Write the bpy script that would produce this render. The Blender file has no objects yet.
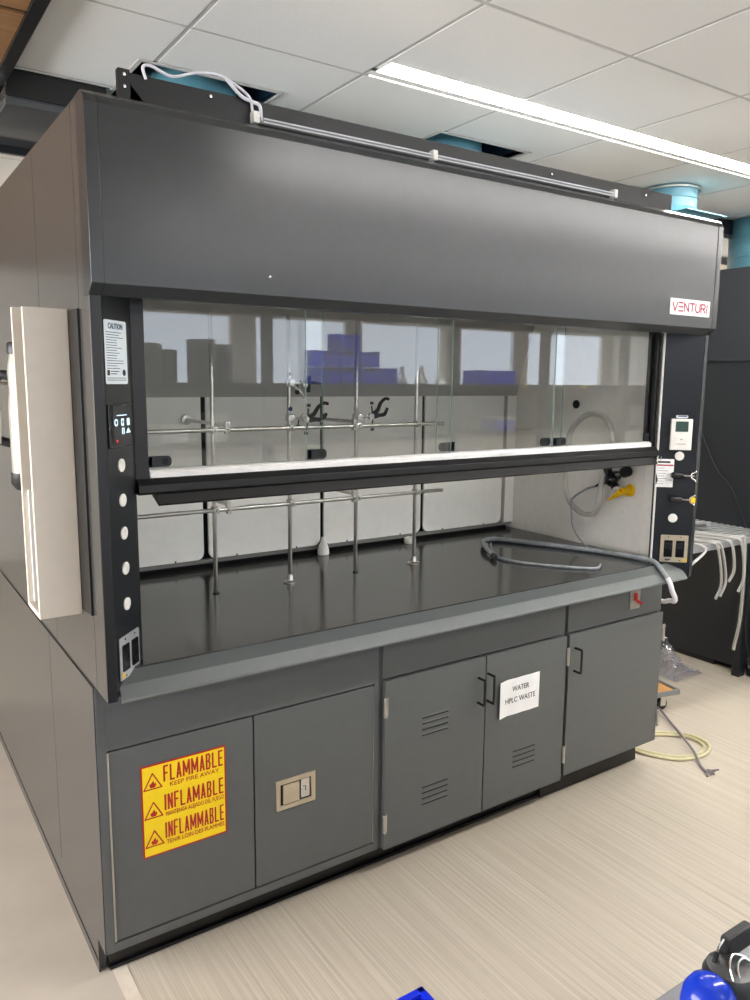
import bpy, bmesh, math, random
from mathutils import Vector, Matrix
random.seed(7)
R = math.radians
S = bpy.context.scene
COL = S.collection

# ------------------------------------------------------------------ materials
def nodes(name):
    m = bpy.data.materials.new(name); m.use_nodes = True
    nt = m.node_tree; nt.nodes.clear()
    out = nt.nodes.new('ShaderNodeOutputMaterial')
    return m, nt, out

def N(nt, t, **kw):
    n = nt.nodes.new(t)
    for k, v in kw.items():
        if hasattr(n, k): setattr(n, k, v)
        else: n.inputs[k].default_value = v
    return n

def srgb(r, g, b):
    f = lambda c: (c/255/12.92) if c/255 <= .04045 else ((c/255+.055)/1.055)**2.4
    return (f(r), f(g), f(b), 1)

def paint(name, rgb, rough=.5, metal=0, var=.06, scale=30, bump=0.0, bscale=300, spec=.5, coat=0, coat_rough=.1):
    """principled surface with slight procedural mottling and an optional fine texture"""
    m, nt, out = nodes(name)
    b = N(nt, 'ShaderNodeBsdfPrincipled')
    c = srgb(*rgb)
    tc = N(nt, 'ShaderNodeTexCoord')
    nz = N(nt, 'ShaderNodeTexNoise'); nz.inputs['Scale'].default_value = scale; nz.inputs['Detail'].default_value = 3
    rp = N(nt, 'ShaderNodeValToRGB')
    rp.color_ramp.elements[0].position = .3; rp.color_ramp.elements[1].position = .7
    rp.color_ramp.elements[0].color = tuple(x*(1-var) for x in c[:3])+(1,)
    rp.color_ramp.elements[1].color = tuple(min(1, x*(1+var)) for x in c[:3])+(1,)
    L = nt.links.new
    L(tc.outputs['Object'], nz.inputs['Vector']); L(nz.outputs['Fac'], rp.inputs['Fac'])
    L(rp.outputs['Color'], b.inputs['Base Color'])
    b.inputs['Roughness'].default_value = rough; b.inputs['Metallic'].default_value = metal
    b.inputs['Specular IOR Level'].default_value = spec
    b.inputs['Coat Weight'].default_value = coat; b.inputs['Coat Roughness'].default_value = coat_rough
    if bump:
        n2 = N(nt, 'ShaderNodeTexNoise'); n2.inputs['Scale'].default_value = bscale
        bp = N(nt, 'ShaderNodeBump'); bp.inputs['Strength'].default_value = bump; bp.inputs['Distance'].default_value = .001
        L(tc.outputs['Object'], n2.inputs['Vector']); L(n2.outputs['Fac'], bp.inputs['Height']); L(bp.outputs['Normal'], b.inputs['Normal'])
    L(b.outputs['BSDF'], out.inputs['Surface'])
    return m

def glow(name, rgb, strength):
    m, nt, out = nodes(name)
    e = N(nt, 'ShaderNodeEmission'); e.inputs['Color'].default_value = srgb(*rgb); e.inputs['Strength'].default_value = strength
    nt.links.new(e.outputs[0], out.inputs['Surface']); return m

def thin_glass(name, tint, rough=0.0, body=0.0, body_rgb=(230, 230, 230), ior=1.5):
    """sheet glass: clear transmission with a Fresnel reflection from either side"""
    m, nt, out = nodes(name); L = nt.links.new
    t = N(nt, 'ShaderNodeBsdfTransparent'); t.inputs['Color'].default_value = tint
    g = N(nt, 'ShaderNodeBsdfGlossy'); g.inputs['Roughness'].default_value = rough; g.inputs['Color'].default_value = (1, 1, 1, 1)
    geo = N(nt, 'ShaderNodeNewGeometry')
    mr = N(nt, 'ShaderNodeMapRange'); mr.inputs['To Min'].default_value = ior; mr.inputs['To Max'].default_value = 1/ior
    fr = N(nt, 'ShaderNodeFresnel')
    L(geo.outputs['Backfacing'], mr.inputs['Value']); L(mr.outputs['Result'], fr.inputs['IOR'])
    mx = N(nt, 'ShaderNodeMixShader'); L(fr.outputs['Fac'], mx.inputs['Fac'])
    base = t.outputs[0]
    if body:
        d = N(nt, 'ShaderNodeBsdfDiffuse'); d.inputs['Color'].default_value = srgb(*body_rgb)
        m2 = N(nt, 'ShaderNodeMixShader'); m2.inputs['Fac'].default_value = body
        L(t.outputs[0], m2.inputs[1]); L(d.outputs[0], m2.inputs[2]); base = m2.outputs[0]
    L(base, mx.inputs[1]); L(g.outputs[0], mx.inputs[2]); L(mx.outputs[0], out.inputs['Surface'])
    return m

def floor_vinyl():
    m, nt, out = nodes('streaked_vinyl'); L = nt.links.new
    b = N(nt, 'ShaderNodeBsdfPrincipled'); b.inputs['Roughness'].default_value = .42
    tc = N(nt, 'ShaderNodeTexCoord')
    def streak(sx, sy, det):
        mp = N(nt, 'ShaderNodeMapping'); mp.inputs['Scale'].default_value = (sx, sy, 1)
        nz = N(nt, 'ShaderNodeTexNoise'); nz.inputs['Scale'].default_value = 1; nz.inputs['Detail'].default_value = det
        L(tc.outputs['Object'], mp.inputs['Vector']); L(mp.outputs['Vector'], nz.inputs['Vector']); return nz.outputs['Fac']
    a = streak(230, 1.6, 3); c = streak(80, .8, 2); d = streak(2.2, 2.0, 2)
    ad = N(nt, 'ShaderNodeMath'); ad.operation = 'MULTIPLY_ADD'; ad.inputs[1].default_value = .62
    L(a, ad.inputs[0]); sc = N(nt, 'ShaderNodeMath'); sc.operation = 'MULTIPLY'; sc.inputs[1].default_value = .38
    L(c, sc.inputs[0]); L(sc.outputs[0], ad.inputs[2])
    rp = N(nt, 'ShaderNodeValToRGB'); e = rp.color_ramp.elements
    e[0].position = .34; e[0].color = srgb(178, 168, 152); e[1].position = .66; e[1].color = srgb(205, 196, 181)
    k = rp.color_ramp.elements.new(.5); k.color = srgb(192, 182, 165)
    L(ad.outputs[0], rp.inputs['Fac'])
    mx = N(nt, 'ShaderNodeMix'); mx.data_type = 'RGBA'; mx.blend_type = 'MULTIPLY'; mx.inputs[0].default_value = .25
    r2 = N(nt, 'ShaderNodeValToRGB'); r2.color_ramp.elements[0].color = (.75, .75, .75, 1); r2.color_ramp.elements[1].color = (1, 1, 1, 1)
    L(d, r2.inputs['Fac']); L(rp.outputs['Color'], mx.inputs[6]); L(r2.outputs['Color'], mx.inputs[7])
    L(mx.outputs[2], b.inputs['Base Color']); L(b.outputs[0], out.inputs['Surface'])
    return m

def ceiling_tile():
    m, nt, out = nodes('ceiling_tile'); L = nt.links.new
    b = N(nt, 'ShaderNodeBsdfPrincipled'); b.inputs['Roughness'].default_value = .9; b.inputs['Specular IOR Level'].default_value = .1
    tc = N(nt, 'ShaderNodeTexCoord')
    nz = N(nt, 'ShaderNodeTexNoise'); nz.inputs['Scale'].default_value = 90; nz.inputs['Detail'].default_value = 4
    rp = N(nt, 'ShaderNodeValToRGB'); rp.color_ramp.elements[0].color = srgb(236, 234, 228); rp.color_ramp.elements[1].color = srgb(244, 242, 237)
    L(tc.outputs['Object'], nz.inputs['Vector']); L(nz.outputs['Fac'], rp.inputs['Fac']); L(rp.outputs[0], b.inputs['Base Color'])
    L(b.outputs[0], out.inputs['Surface']); return m

def wood(name, c1, c2, axis='y', rough=.45, gap=0, seed=0):
    m, nt, out = nodes(name); L = nt.links.new
    b = N(nt, 'ShaderNodeBsdfPrincipled'); b.inputs['Roughness'].default_value = rough
    tc = N(nt, 'ShaderNodeTexCoord'); mp = N(nt, 'ShaderNodeMapping')
    mp.inputs['Scale'].default_value = {'y': (30, 2, 30), 'x': (2, 30, 30)}[axis]; mp.inputs['Location'].default_value = (seed, seed, 0)
    nz = N(nt, 'ShaderNodeTexNoise'); nz.inputs['Scale'].default_value = 1; nz.inputs['Detail'].default_value = 5
    rp = N(nt, 'ShaderNodeValToRGB'); rp.color_ramp.elements[0].position = .3; rp.color_ramp.elements[1].position = .7
    rp.color_ramp.elements[0].color = srgb(*c1); rp.color_ramp.elements[1].color = srgb(*c2)
    L(tc.outputs['Object'], mp.inputs['Vector']); L(mp.outputs[0], nz.inputs['Vector']); L(nz.outputs['Fac'], rp.inputs['Fac'])
    L(rp.outputs[0], b.inputs['Base Color']); L(b.outputs[0], out.inputs['Surface']); return m

M = dict(
    hood=paint('hood_grey_enamel', (47, 50, 52), .2, bump=.12, bscale=700, var=.03, spec=.5),
    side=paint('hood_side_gloss_enamel', (64, 64, 62), .2, bump=.03, bscale=500, var=.03, spec=.75),
    cab=paint('cabinet_grey_enamel', (88, 91, 90), .42, bump=.25, bscale=800, var=.03),
    post=paint('post_charcoal', (23, 27, 32), .3, var=.05),
    black=paint('black_trim', (13, 13, 14), .42),
    blackgloss=paint('black_gloss', (16, 16, 18), .18),
    rubber=paint('black_rubber', (24, 24, 25), .6),
    gap=paint('dark_gap', (10, 10, 11), .8),
    linerupper=paint('upper_baffle_grey', (176, 174, 168), .5, var=.02), galv=paint('galvanised_roof', (72, 73, 73), .55, var=.08),
    kerb=paint('rear_kerb_grey', (128, 126, 120), .5),
    liner=paint('hood_liner_fibreglass', (244, 242, 235), .5, bump=.05, bscale=80, var=.02),
    linerdark=paint('hood_liner_side', (236, 233, 227), .5, var=.03),
    epoxy=paint('epoxy_worktop', (55, 55, 54), .14, var=.08, scale=8, spec=.6),
    foil=paint('airfoil_enamel', (88, 93, 92), .3, var=.03, bump=.03, spec=.6),
    steel=paint('brushed_steel', (200, 197, 190), .3, metal=1, var=.06),
    plate=paint('stainless_plate', (196, 198, 202), .3, metal=.55, var=.05),
    latch=paint('nickel_latch', (208, 196, 172), .38, metal=.75, var=.04),
    chrome=paint('chrome', (220, 220, 220), .12, metal=1),
    white=paint('white_plastic', (232, 230, 224), .35),
    offwhite=paint('offwhite_laminate', (214, 207, 194), .45, var=.02),
    whitebar=paint('white_sash_strip', (240, 240, 238), .3),
    paper=paint('paper', (236, 236, 234), .7, var=.02),
    bluepaper=paint('label_vinyl', (222, 232, 236), .45, var=.02),
    ink=paint('ink', (45, 45, 50), .7), inkblue=paint('ink_blue', (70, 82, 110), .7), inkred=paint('ink_red', (160, 20, 50), .6),
    signyellow=paint('sign_yellow', (243, 213, 22), .42, var=.02), signred=paint('sign_red', (176, 30, 30), .42, var=.03),
    yellow=paint('yellow_plastic', (238, 190, 10), .35), red=paint('red_plastic', (190, 20, 28), .35),
    navy=paint('navy_knob', (30, 52, 110), .4),
    glass=thin_glass('sash_glass', (.975, .985, .98, 1)),
    glassedge=paint('glass_edge_green', (150, 176, 166), .15, var=.02),
    tube=thin_glass('clear_tube', (.93, .92, .9, 1), .08, .36, (216, 215, 210)),
    tubepale=thin_glass('pale_hose', (.95, .94, .92, 1), .1, .5, (228, 226, 220)),
    tubegrey=paint('grey_braided_hose', (150, 155, 158), .25, var=.15, scale=60),
    tubewhite=paint('white_cable', (226, 226, 232), .4),
    tubecream=paint('cream_hose', (205, 198, 158), .3, var=.05),
    cordgrey=paint('grey_cord', (128, 120, 124), .6),
    duct=paint('duct_blue', (86, 138, 152), .42, var=.06, scale=6),
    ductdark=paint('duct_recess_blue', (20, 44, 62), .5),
    beam=paint('bulkhead_black', (24, 24, 25), .22),
    beamgrey=paint('bulkhead_grey_gloss', (70, 72, 74), .15, spec=.8),
    neigh=paint('neighbour_enamel', (44, 47, 50), .4, var=.03, bump=.1),
    neighdark=paint('neighbour_enamel_dark', (35, 38, 42), .45, var=.04),
    grate=paint('grate_grey', (132, 134, 134), .5),
    concrete=paint('concrete_floor', (186, 178, 165), .4, var=.05, scale=6),
    ftrim=paint('floor_transition', (212, 202, 186), .5),
    vinyl=floor_vinyl(), ceil=ceiling_tile(),
    grid=paint('ceiling_grid', (196, 193, 187), .6), white_trim=paint('white_trim', (235, 234, 230), .6),
    wall=paint('wall_beige', (214, 203, 184), .7, var=.02, scale=3), wallw=paint('wall_white', (226, 224, 218), .7, var=.02, scale=3),
    walld=paint('wall_dark', (196, 192, 184), .6, var=.03, scale=3),
    soffit=wood('oak_soffit', (112, 80, 49), (144, 106, 67), 'x'),
    plywood=wood('plywood', (196, 140, 82), (222, 168, 104), 'y'),
    bench=paint('bench_top_grey', (128, 128, 130), .4, var=.04, scale=60),
    benchbody=paint('bench_body', (96, 97, 98), .5),
    shelf=paint('reagent_shelf', (58, 58, 60), .5), backboard=paint('shelf_back', (120, 119, 116), .6),
    bluebin=paint('blue_bin', (14, 44, 214), .3, var=.05), bluebox=paint('blue_carton', (40, 58, 205), .4),
    blueshell=paint('blue_shell', (22, 58, 190), .16, var=.05),
    canister=paint('dark_canister', (44, 45, 46), .35),
    labglass=thin_glass('lab_glass', (.9, .93, .92, 1), .05, .75, (245, 247, 247)),
    bubble=thin_glass('bubble_wrap', (.9, .9, .93, 1), .12, .2, (190, 192, 200)),
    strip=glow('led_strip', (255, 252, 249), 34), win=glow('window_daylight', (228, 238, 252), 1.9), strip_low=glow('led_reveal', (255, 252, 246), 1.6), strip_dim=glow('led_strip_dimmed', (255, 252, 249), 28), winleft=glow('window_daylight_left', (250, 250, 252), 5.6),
    lcd=paint('lcd_green', (52, 74, 66), .25), led=glow('control_icons', (200, 226, 240), .7), ledred=glow('control_red_led', (255, 40, 40), .8),
    cloth=paint('white_cloth', (225, 222, 214), .9), label_yellow=paint('yellow_tag', (226, 206, 90), .6),
    bottle=thin_glass('bottle_plastic', (.85, .85, .78, 1), .2, .45, (214, 212, 198)),
)

# ------------------------------------------------------------------ mesh builder
class MB:
    def __init__(s):
        s.bm = bmesh.new(); s.mats = []; s.cur = 0; s.X = Matrix.Identity(4)
    def mat(s, k):
        m = M[k]
        if m not in s.mats: s.mats.append(m)
        s.cur = s.mats.index(m); return s
    def frame(s, X): s.X = X; return s
    def absorb(s, b, X=None):
        T = s.X @ X if X is not None else s.X
        vm = {}
        for v in b.verts: vm[v] = s.bm.verts.new(T @ v.co)
        for f in b.faces:
            try:
                nf = s.bm.faces.new([vm[v] for v in f.verts]); nf.material_index = s.cur; nf.smooth = f.smooth
            except ValueError: pass
        b.free()
    def box(s, x0, x1, y0, y1, z0, z1, bev=.0015, seg=2):
        b = bmesh.new(); bmesh.ops.create_cube(b, size=1)
        for v in b.verts:
            v.co = Vector(((x0+x1)/2+v.co.x*(x1-x0), (y0+y1)/2+v.co.y*(y1-y0), (z0+z1)/2+v.co.z*(z1-z0)))
        if bev:
            bev = min(bev, .45*min(abs(x1-x0), abs(y1-y0), abs(z1-z0)))
            r_ = bmesh.ops.bevel(b, geom=b.edges[:], offset=bev, segments=seg, affect='EDGES', profile=.5)
            for f in r_['faces']: f.smooth = True
        s.absorb(b); return s
    def poly(s, pts, d, bev=0, seg=2):
        """closed outline pts (3D, planar) swept by vector d"""
        b = bmesh.new(); d = Vector(d)
        A = [b.verts.new(Vector(p)) for p in pts]; B = [b.verts.new(Vector(p)+d) for p in pts]
        n = len(pts)
        b.faces.new(A); b.faces.new(B[::-1])
        for i in range(n): b.faces.new((A[i], B[i], B[(i+1) % n], A[(i+1) % n]))
        bmesh.ops.recalc_face_normals(b, faces=b.faces[:])
        for f in b.faces: f.smooth = n > 12 and len(f.verts) < 5
        if bev:
            r_ = bmesh.ops.bevel(b, geom=b.edges[:], offset=bev, segments=seg, affect='EDGES', profile=.5)
            for f in r_['faces']: f.smooth = True
        s.absorb(b); return s
    def plate(s, cx, cy, w, h, r, t0, t1, bev=.0006, n=5):
        """rounded rectangle in the frame's xy plane between heights t0 and t1"""
        pts = []
        for sx, sy, a0 in ((1, 1, 0), (-1, 1, 90), (-1, -1, 180), (1, -1, 270)):
            for k in range(n+1):
                a = R(a0+90*k/n); pts.append((cx+sx*(w/2-r)+r*math.cos(a), cy+sy*(h/2-r)+r*math.sin(a), t0))
        return s.poly(pts, (0, 0, t1-t0), bev if abs(t1-t0) > 2.5*bev else 0, 1)
    def cyl(s, p0, p1, r0, r1=None, n=20, bev=0):
        r1 = r0 if r1 is None else r1
        p0, p1 = Vector(p0), Vector(p1); d = p1-p0
        q = d.to_track_quat('Z', 'Y').to_matrix().to_4x4()
        b = bmesh.new(); bmesh.ops.create_cone(b, cap_ends=True, segments=n, radius1=r0, radius2=r1, depth=d.length)
        if bev:
            es = [e for e in b.edges if len(e.link_faces) == 2 and any(len(f.verts) > 4 for f in e.link_faces)]
            bmesh.ops.bevel(b, geom=es, offset=bev, segments=2, affect='EDGES', profile=.5)
        for f in b.faces: f.smooth = True
        s.absorb(b, Matrix.Translation((p0+p1)/2) @ q); return s
    def lathe(s, prof, p0=(0, 0, 0), ax=(0, 0, 1), n=28):
        """profile of (radius, height) pairs turned about axis ax through p0"""
        b = bmesh.new(); rings = []
        for r, h in prof:
            if r < 1e-6: rings.append([b.verts.new((0, 0, h))])
            else: rings.append([b.verts.new((r*math.cos(2*math.pi*k/n), r*math.sin(2*math.pi*k/n), h)) for k in range(n)])
        for A, B in zip(rings, rings[1:]):
            for k in range(n):
                k2 = (k+1) % n
                if len(A) == 1 and len(B) == 1: continue
                if len(A) == 1: b.faces.new((A[0], B[k], B[k2]))
                elif len(B) == 1: b.faces.new((A[k], A[k2], B[0]))
                else: b.faces.new((A[k], A[k2], B[k2], B[k]))
        if len(rings[0]) > 1: b.faces.new(rings[0][::-1])
        if len(rings[-1]) > 1: b.faces.new(rings[-1])
        bmesh.ops.recalc_face_normals(b, faces=b.faces[:])
        for f in b.faces: f.smooth = True
        q = Vector(ax).to_track_quat('Z', 'Y').to_matrix().to_4x4()
        s.absorb(b, Matrix.Translation(Vector(p0)) @ q); return s
    def ball(s, c, r, sc=(1, 1, 1), n=20):
        b = bmesh.new(); bmesh.ops.create_uvsphere(b, u_segments=n, v_segments=n//2, radius=r)
        for f in b.faces: f.smooth = True
        s.absorb(b, Matrix.Translation(Vector(c)) @ Matrix.Diagonal((*sc, 1))); return s
    def tube(s, pts, r, n=10, smooth=6, closed=False, cap=True):
        """round tube along a Catmull-Rom spline through pts"""
        P = [Vector(p) for p in pts]
        if smooth and len(P) > 2:
            Q = []
            m = len(P)
            rng = range(m if closed else m-1)
            for i in rng:
                p0 = P[i-1] if (i > 0 or closed) else P[0]*2-P[1]
                p1, p2 = P[i], P[(i+1) % m]
                p3 = P[(i+2) % m] if (i+2 < m or closed) else P[-1]*2-P[-2]
                for k in range(smooth):
                    t = k/smooth
                    Q.append(.5*((2*p1)+(p2-p0)*t+(2*p0-5*p1+4*p2-p3)*t*t+(3*p1-p0-3*p2+p3)*t**3))
            if not closed: Q.append(P[-1])
            P = Q
        b = bmesh.new(); rings = []; m = len(P)
        t = (P[1]-P[0]).normalized(); u = t.orthogonal().normalized()
        for i in range(m):
            if closed: tt = (P[(i+1) % m]-P[i-1]).normalized()
            else: tt = (P[min(i+1, m-1)]-P[max(i-1, 0)]).normalized()
            u = (u-tt*u.dot(tt)).normalized(); w = tt.cross(u)
            rr = r[min(i*len(r)//m, len(r)-1)] if isinstance(r, (list, tuple)) else r
            rings.append([b.verts.new(P[i]+rr*(u*math.cos(2*math.pi*k/n)+w*math.sin(2*math.pi*k/n))) for k in range(n)])
        for i in range(m if closed else m-1):
            A, B = rings[i], rings[(i+1) % m]
            for k in range(n): b.faces.new((A[k], A[(k+1) % n], B[(k+1) % n], B[k]))
        if cap and not closed: b.faces.new(rings[0][::-1]); b.faces.new(rings[-1])
        bmesh.ops.recalc_face_normals(b, faces=b.faces[:])
        for f in b.faces: f.smooth = True
        s.absorb(b); return s
    def text(s, body, x, y, size, z=0, w=None, bold=0.0, align='CENTER', h=.0006):
        """real letter shapes lying in the frame's xy plane; w squeezes the line to that width"""
        cu = bpy.data.curves.new('lettering', 'FONT'); cu.body = body; cu.size = size; cu.align_x = align; cu.align_y = 'CENTER'
        cu.extrude = h; cu.offset = bold*size; cu.resolution_u = 3
        o = bpy.data.objects.new('lettering', cu); COL.objects.link(o)
        bpy.context.view_layer.update()
        me = bpy.data.meshes.new_from_object(o.evaluated_get(bpy.context.evaluated_depsgraph_get()))
        bpy.data.objects.remove(o); bpy.data.curves.remove(cu)
        b = bmesh.new(); b.from_mesh(me); bpy.data.meshes.remove(me)
        xs = [v.co.x for v in b.verts]; k = 1
        if w: k = w/(max(xs)-min(xs))
        s.absorb(b, Matrix.Translation((x, y, z)) @ Matrix.Diagonal((k, 1, 1, 1))); return s
    def build(s, name, parent=None, angle=38):
        me = bpy.data.meshes.new(name)
        if parent is not None:
            org = parent.matrix_world.translation.copy() if parent.parent is None else Vector(parent['_w'])
        else:
            co = [v.co for v in s.bm.verts]
            mn = Vector([min(c[i] for c in co) for i in range(3)]); mx = Vector([max(c[i] for c in co) for i in range(3)])
            org = Vector(((mn.x+mx.x)/2, (mn.y+mx.y)/2, mn.z))
        if parent is not None: pass
        bmesh.ops.translate(s.bm, verts=s.bm.verts[:], vec=-org)
        s.bm.to_mesh(me); s.bm.free()
        for m in s.mats: me.materials.append(m)
        fl = [p.use_smooth for p in me.polygons]
        me.set_sharp_from_angle(angle=R(angle))
        me.polygons.foreach_set('use_smooth', fl)
        o = bpy.data.objects.new(name, me); COL.objects.link(o)
        if parent is not None: o.parent = parent
        else:
            o.location = org
            bpy.context.view_layer.update()
        o['_w'] = tuple(org)
        return o

def tag(o, label, cat, group=None):
    o['label'] = label; o['category'] = cat
    if group: o['group'] = group
    return o
def thing(name, label, cat, loc, group=None):
    o = bpy.data.objects.new(name, None); COL.objects.link(o); o.location = loc; o.empty_display_size = .05
    bpy.context.view_layer.update(); o['_w'] = tuple(loc)
    return tag(o, label, cat, group)
def struct(o): o['kind'] = 'structure'; return o
def part(o, label): o['label'] = label; return o
def FR(origin, u, w):
    """frame: x along u, y up, z out of the surface along w"""
    u = Vector(u).normalized(); w = Vector(w).normalized(); v = w.cross(u)
    X = Matrix.Identity(4)
    for i in range(3): X[i][0], X[i][1], X[i][2], X[i][3] = u[i], v[i], w[i], origin[i]
    return X
FRONT = lambda x, y, z: FR((x, y, z), (1, 0, 0), (0, -1, 0))
def dup(o, off, parent=None):
    """copy of a thing or part together with its children"""
    c = o.copy(); COL.objects.link(c)
    if parent is not None: c.parent = parent
    else:
        c.location = o.location+Vector(off)
    for ch in o.children: dup(ch, off, c)
    return c

CZ = 2.743    # ceiling height
GX, GY, PIT = .43, .435, .6096
W = 2.44

# ------------------------------------------------------------------ the room
X0, X1, Y0, Y1 = -3.2, 9.0, -5.6, 6.0
struct(MB().mat('vinyl').box(.07, X1, Y0, Y1, -.05, 0, 0).build('floor'))
f = MB().mat('concrete').box(X0, .03, Y0, Y1, -.05, 0, 0).build('floor_concrete'); struct(f)
struct(MB().mat('ftrim').box(.03, .07, Y0, Y1, -.05, .0015, .0005).build('trim_1'))

holes = [(.386, .887, .747, 1.25), (1.63, 2.13, .755, 1.255)]
mb = MB().mat('grid')
xs = sorted({X0, X1, *[h[0] for h in holes], *[h[1] for h in holes]}); ys = sorted({Y0, Y1, *[h[2] for h in holes], *[h[3] for h in holes]})
for i in range(len(xs)-1):
    for j in range(len(ys)-1):
        cx, cy = (xs[i]+xs[i+1])/2, (ys[j]+ys[j+1])/2
        if not any(h[0] < cx < h[1] and h[2] < cy < h[3] for h in holes):
            mb.box(xs[i], xs[i+1], ys[j], ys[j+1], CZ, CZ+.02, 0)
# acoustic tiles: each sits just proud of the grid; tiles meeting an opening are cut around it
mb.mat('ceil')
def tile(x0, x1, y0, y1):
    for h in holes:
        if x0 < h[1] and x1 > h[0] and y0 < h[3] and y1 > h[2]:
            ax0, ax1, ay0, ay1 = max(x0, h[0]), min(x1, h[1]), max(y0, h[2]), min(y1, h[3])
            for a in ((x0, ax0, y0, y1), (ax1, x1, y0, y1), (ax0, ax1, y0, ay0), (ax0, ax1, ay1, y1)):
                if a[1]-a[0] > .004 and a[3]-a[2] > .004: tile(*a)
            return
    mb.box(x0, x1, y0, y1, CZ-.0015, CZ, 0)
i0, i1 = int((X0-GX)//PIT)-0, int((X1-GX)//PIT)+1
j0, j1 = int((Y0-GY)//PIT), int((Y1-GY)//PIT)+1
for i in range(i0, i1):
    for j in range(j0, j1):
        a0, a1, b0, b1 = GX+i*PIT+.008, GX+(i+1)*PIT-.008, GY+j*PIT+.008, GY+(j+1)*PIT-.008
        tile(max(a0, X0), min(a1, X1), max(b0, Y0), min(b1, Y1))
struct(mb.build('ceiling'))
for n, h in enumerate(holes):
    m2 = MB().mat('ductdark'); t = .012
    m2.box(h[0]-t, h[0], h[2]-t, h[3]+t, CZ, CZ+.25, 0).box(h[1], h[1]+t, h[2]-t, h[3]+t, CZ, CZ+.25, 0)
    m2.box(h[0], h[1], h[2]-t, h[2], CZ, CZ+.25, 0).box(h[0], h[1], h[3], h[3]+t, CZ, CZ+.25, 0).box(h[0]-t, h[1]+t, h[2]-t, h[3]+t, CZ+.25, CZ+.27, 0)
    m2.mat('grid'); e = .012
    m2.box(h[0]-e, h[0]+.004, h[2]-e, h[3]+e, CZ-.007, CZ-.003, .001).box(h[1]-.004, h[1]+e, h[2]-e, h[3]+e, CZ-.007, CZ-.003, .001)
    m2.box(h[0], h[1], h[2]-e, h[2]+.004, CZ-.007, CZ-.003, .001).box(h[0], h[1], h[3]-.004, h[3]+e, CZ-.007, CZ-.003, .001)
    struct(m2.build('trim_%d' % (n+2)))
LW = (-1.5, 2.3, .85, 2.55)       # unseen left-hand window, added to brighten the ceiling and aisle
struct(MB().mat('wall').box(X0-.1, X0, Y0, LW[0], 0, CZ, 0).box(X0-.1, X0, LW[1], Y1, 0, CZ, 0).box(X0-.1, X0, LW[0], LW[1], 0, LW[2], 0).box(X0-.1, X0, LW[0], LW[1], LW[3], CZ, 0).build('wall_left'))
w_ = MB().mat('winleft').box(X0-.09, X0-.08, LW[0], LW[1], LW[2], LW[3], 0).mat('white_trim')
for k in range(3): w_.box(X0-.08, X0-.02, LW[0]+1.88*k, LW[0]+1.88*k+.04, LW[2], LW[3])
struct(w_.box(X0-.08, X0-.02, LW[0]+.04, LW[1]-.04, LW[2], LW[2]+.04).box(X0-.08, X0-.02, LW[0]+.04, LW[1]-.04, LW[3]-.04, LW[3]).build('window_7'))
struct(MB().mat('wallw').box(X1, X1+.1, Y0, Y1, 0, CZ, 0).build('wall_right'))
struct(MB().mat('wallw').box(X0, X1, Y1, Y1+.1, 0, CZ, 0).build('wall_back'))
# wall behind the photographer with a run of daylight windows
wins = [(-2.6, -.9), (.2, 2.98), (3.2, 4.4), (4.55, 5.8), (6.1, 7.1), (7.3, 8.85)]
WZ0, WZ1 = 1.05, 2.42
mb = MB().mat('walld').box(X0, X1, Y0-.12, Y0, 0, WZ0, 0).box(X0, X1, Y0-.12, Y0, WZ1, CZ, 0)
edges = [X0]+[v for w_ in wins for v in w_]+[X1]
for k in range(0, len(edges), 2): mb.box(edges[k], edges[k+1], Y0-.12, Y0, WZ0, WZ1, 0)
struct(mb.build('wall_front'))
for k, (a, b) in enumerate(wins):
    w_ = MB().mat('win').box(a, b, Y0-.09, Y0-.08, WZ0, WZ1, 0)
    w_.mat('white_trim').box(a, a+.04, Y0-.08, Y0-.02, WZ0, WZ1).box(b-.04, b, Y0-.08, Y0-.02, WZ0, WZ1).box(a+.04, b-.04, Y0-.08, Y0-.02, WZ0, WZ0+.04).box(a+.04, b-.04, Y0-.08, Y0-.02, WZ1-.04, WZ1)
    struct(w_.build('window_%d' % (k+1)))
# oak soffit over the aisle, planks with dark joints and a black edge trim
mb = MB()
yy = Y0
k = 0
while yy < Y1-.3:
    y2 = min(yy+.598, Y1)
    yy_ = -.0
    mb.mat('soffit').box(-3.0, -.008, yy+.006, y2-.006, 2.692, CZ-.005, .002)
    yy += .61
    k += 1
mb.mat('gap').box(-3.0, -.008, Y0, Y1, 2.70, CZ-.005, 0)
struct(mb.build('ceiling_soffit'))
struct(MB().mat('beam').box(-.008, .03, Y0, Y1, 2.685, CZ-.004, .001).build('trim_4'))
# black bulkhead crossing behind the hood, two lengths either side of the duct openings
for n, (a, b) in enumerate(((.03, .36), (2.6, 6.5))):
    m2 = MB().mat('beam').box(a, b, 1.06, 1.08, 2.655, CZ-.004, 0)
    m2.mat('beamgrey').box(a, b, 1.08, 1.62, 2.63, 2.655, .001).mat('beam').box(a, b, 1.60, 1.62, 2.60, 2.63, 0)
    struct(m2.build('trim_%d' % (n+5)))

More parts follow.
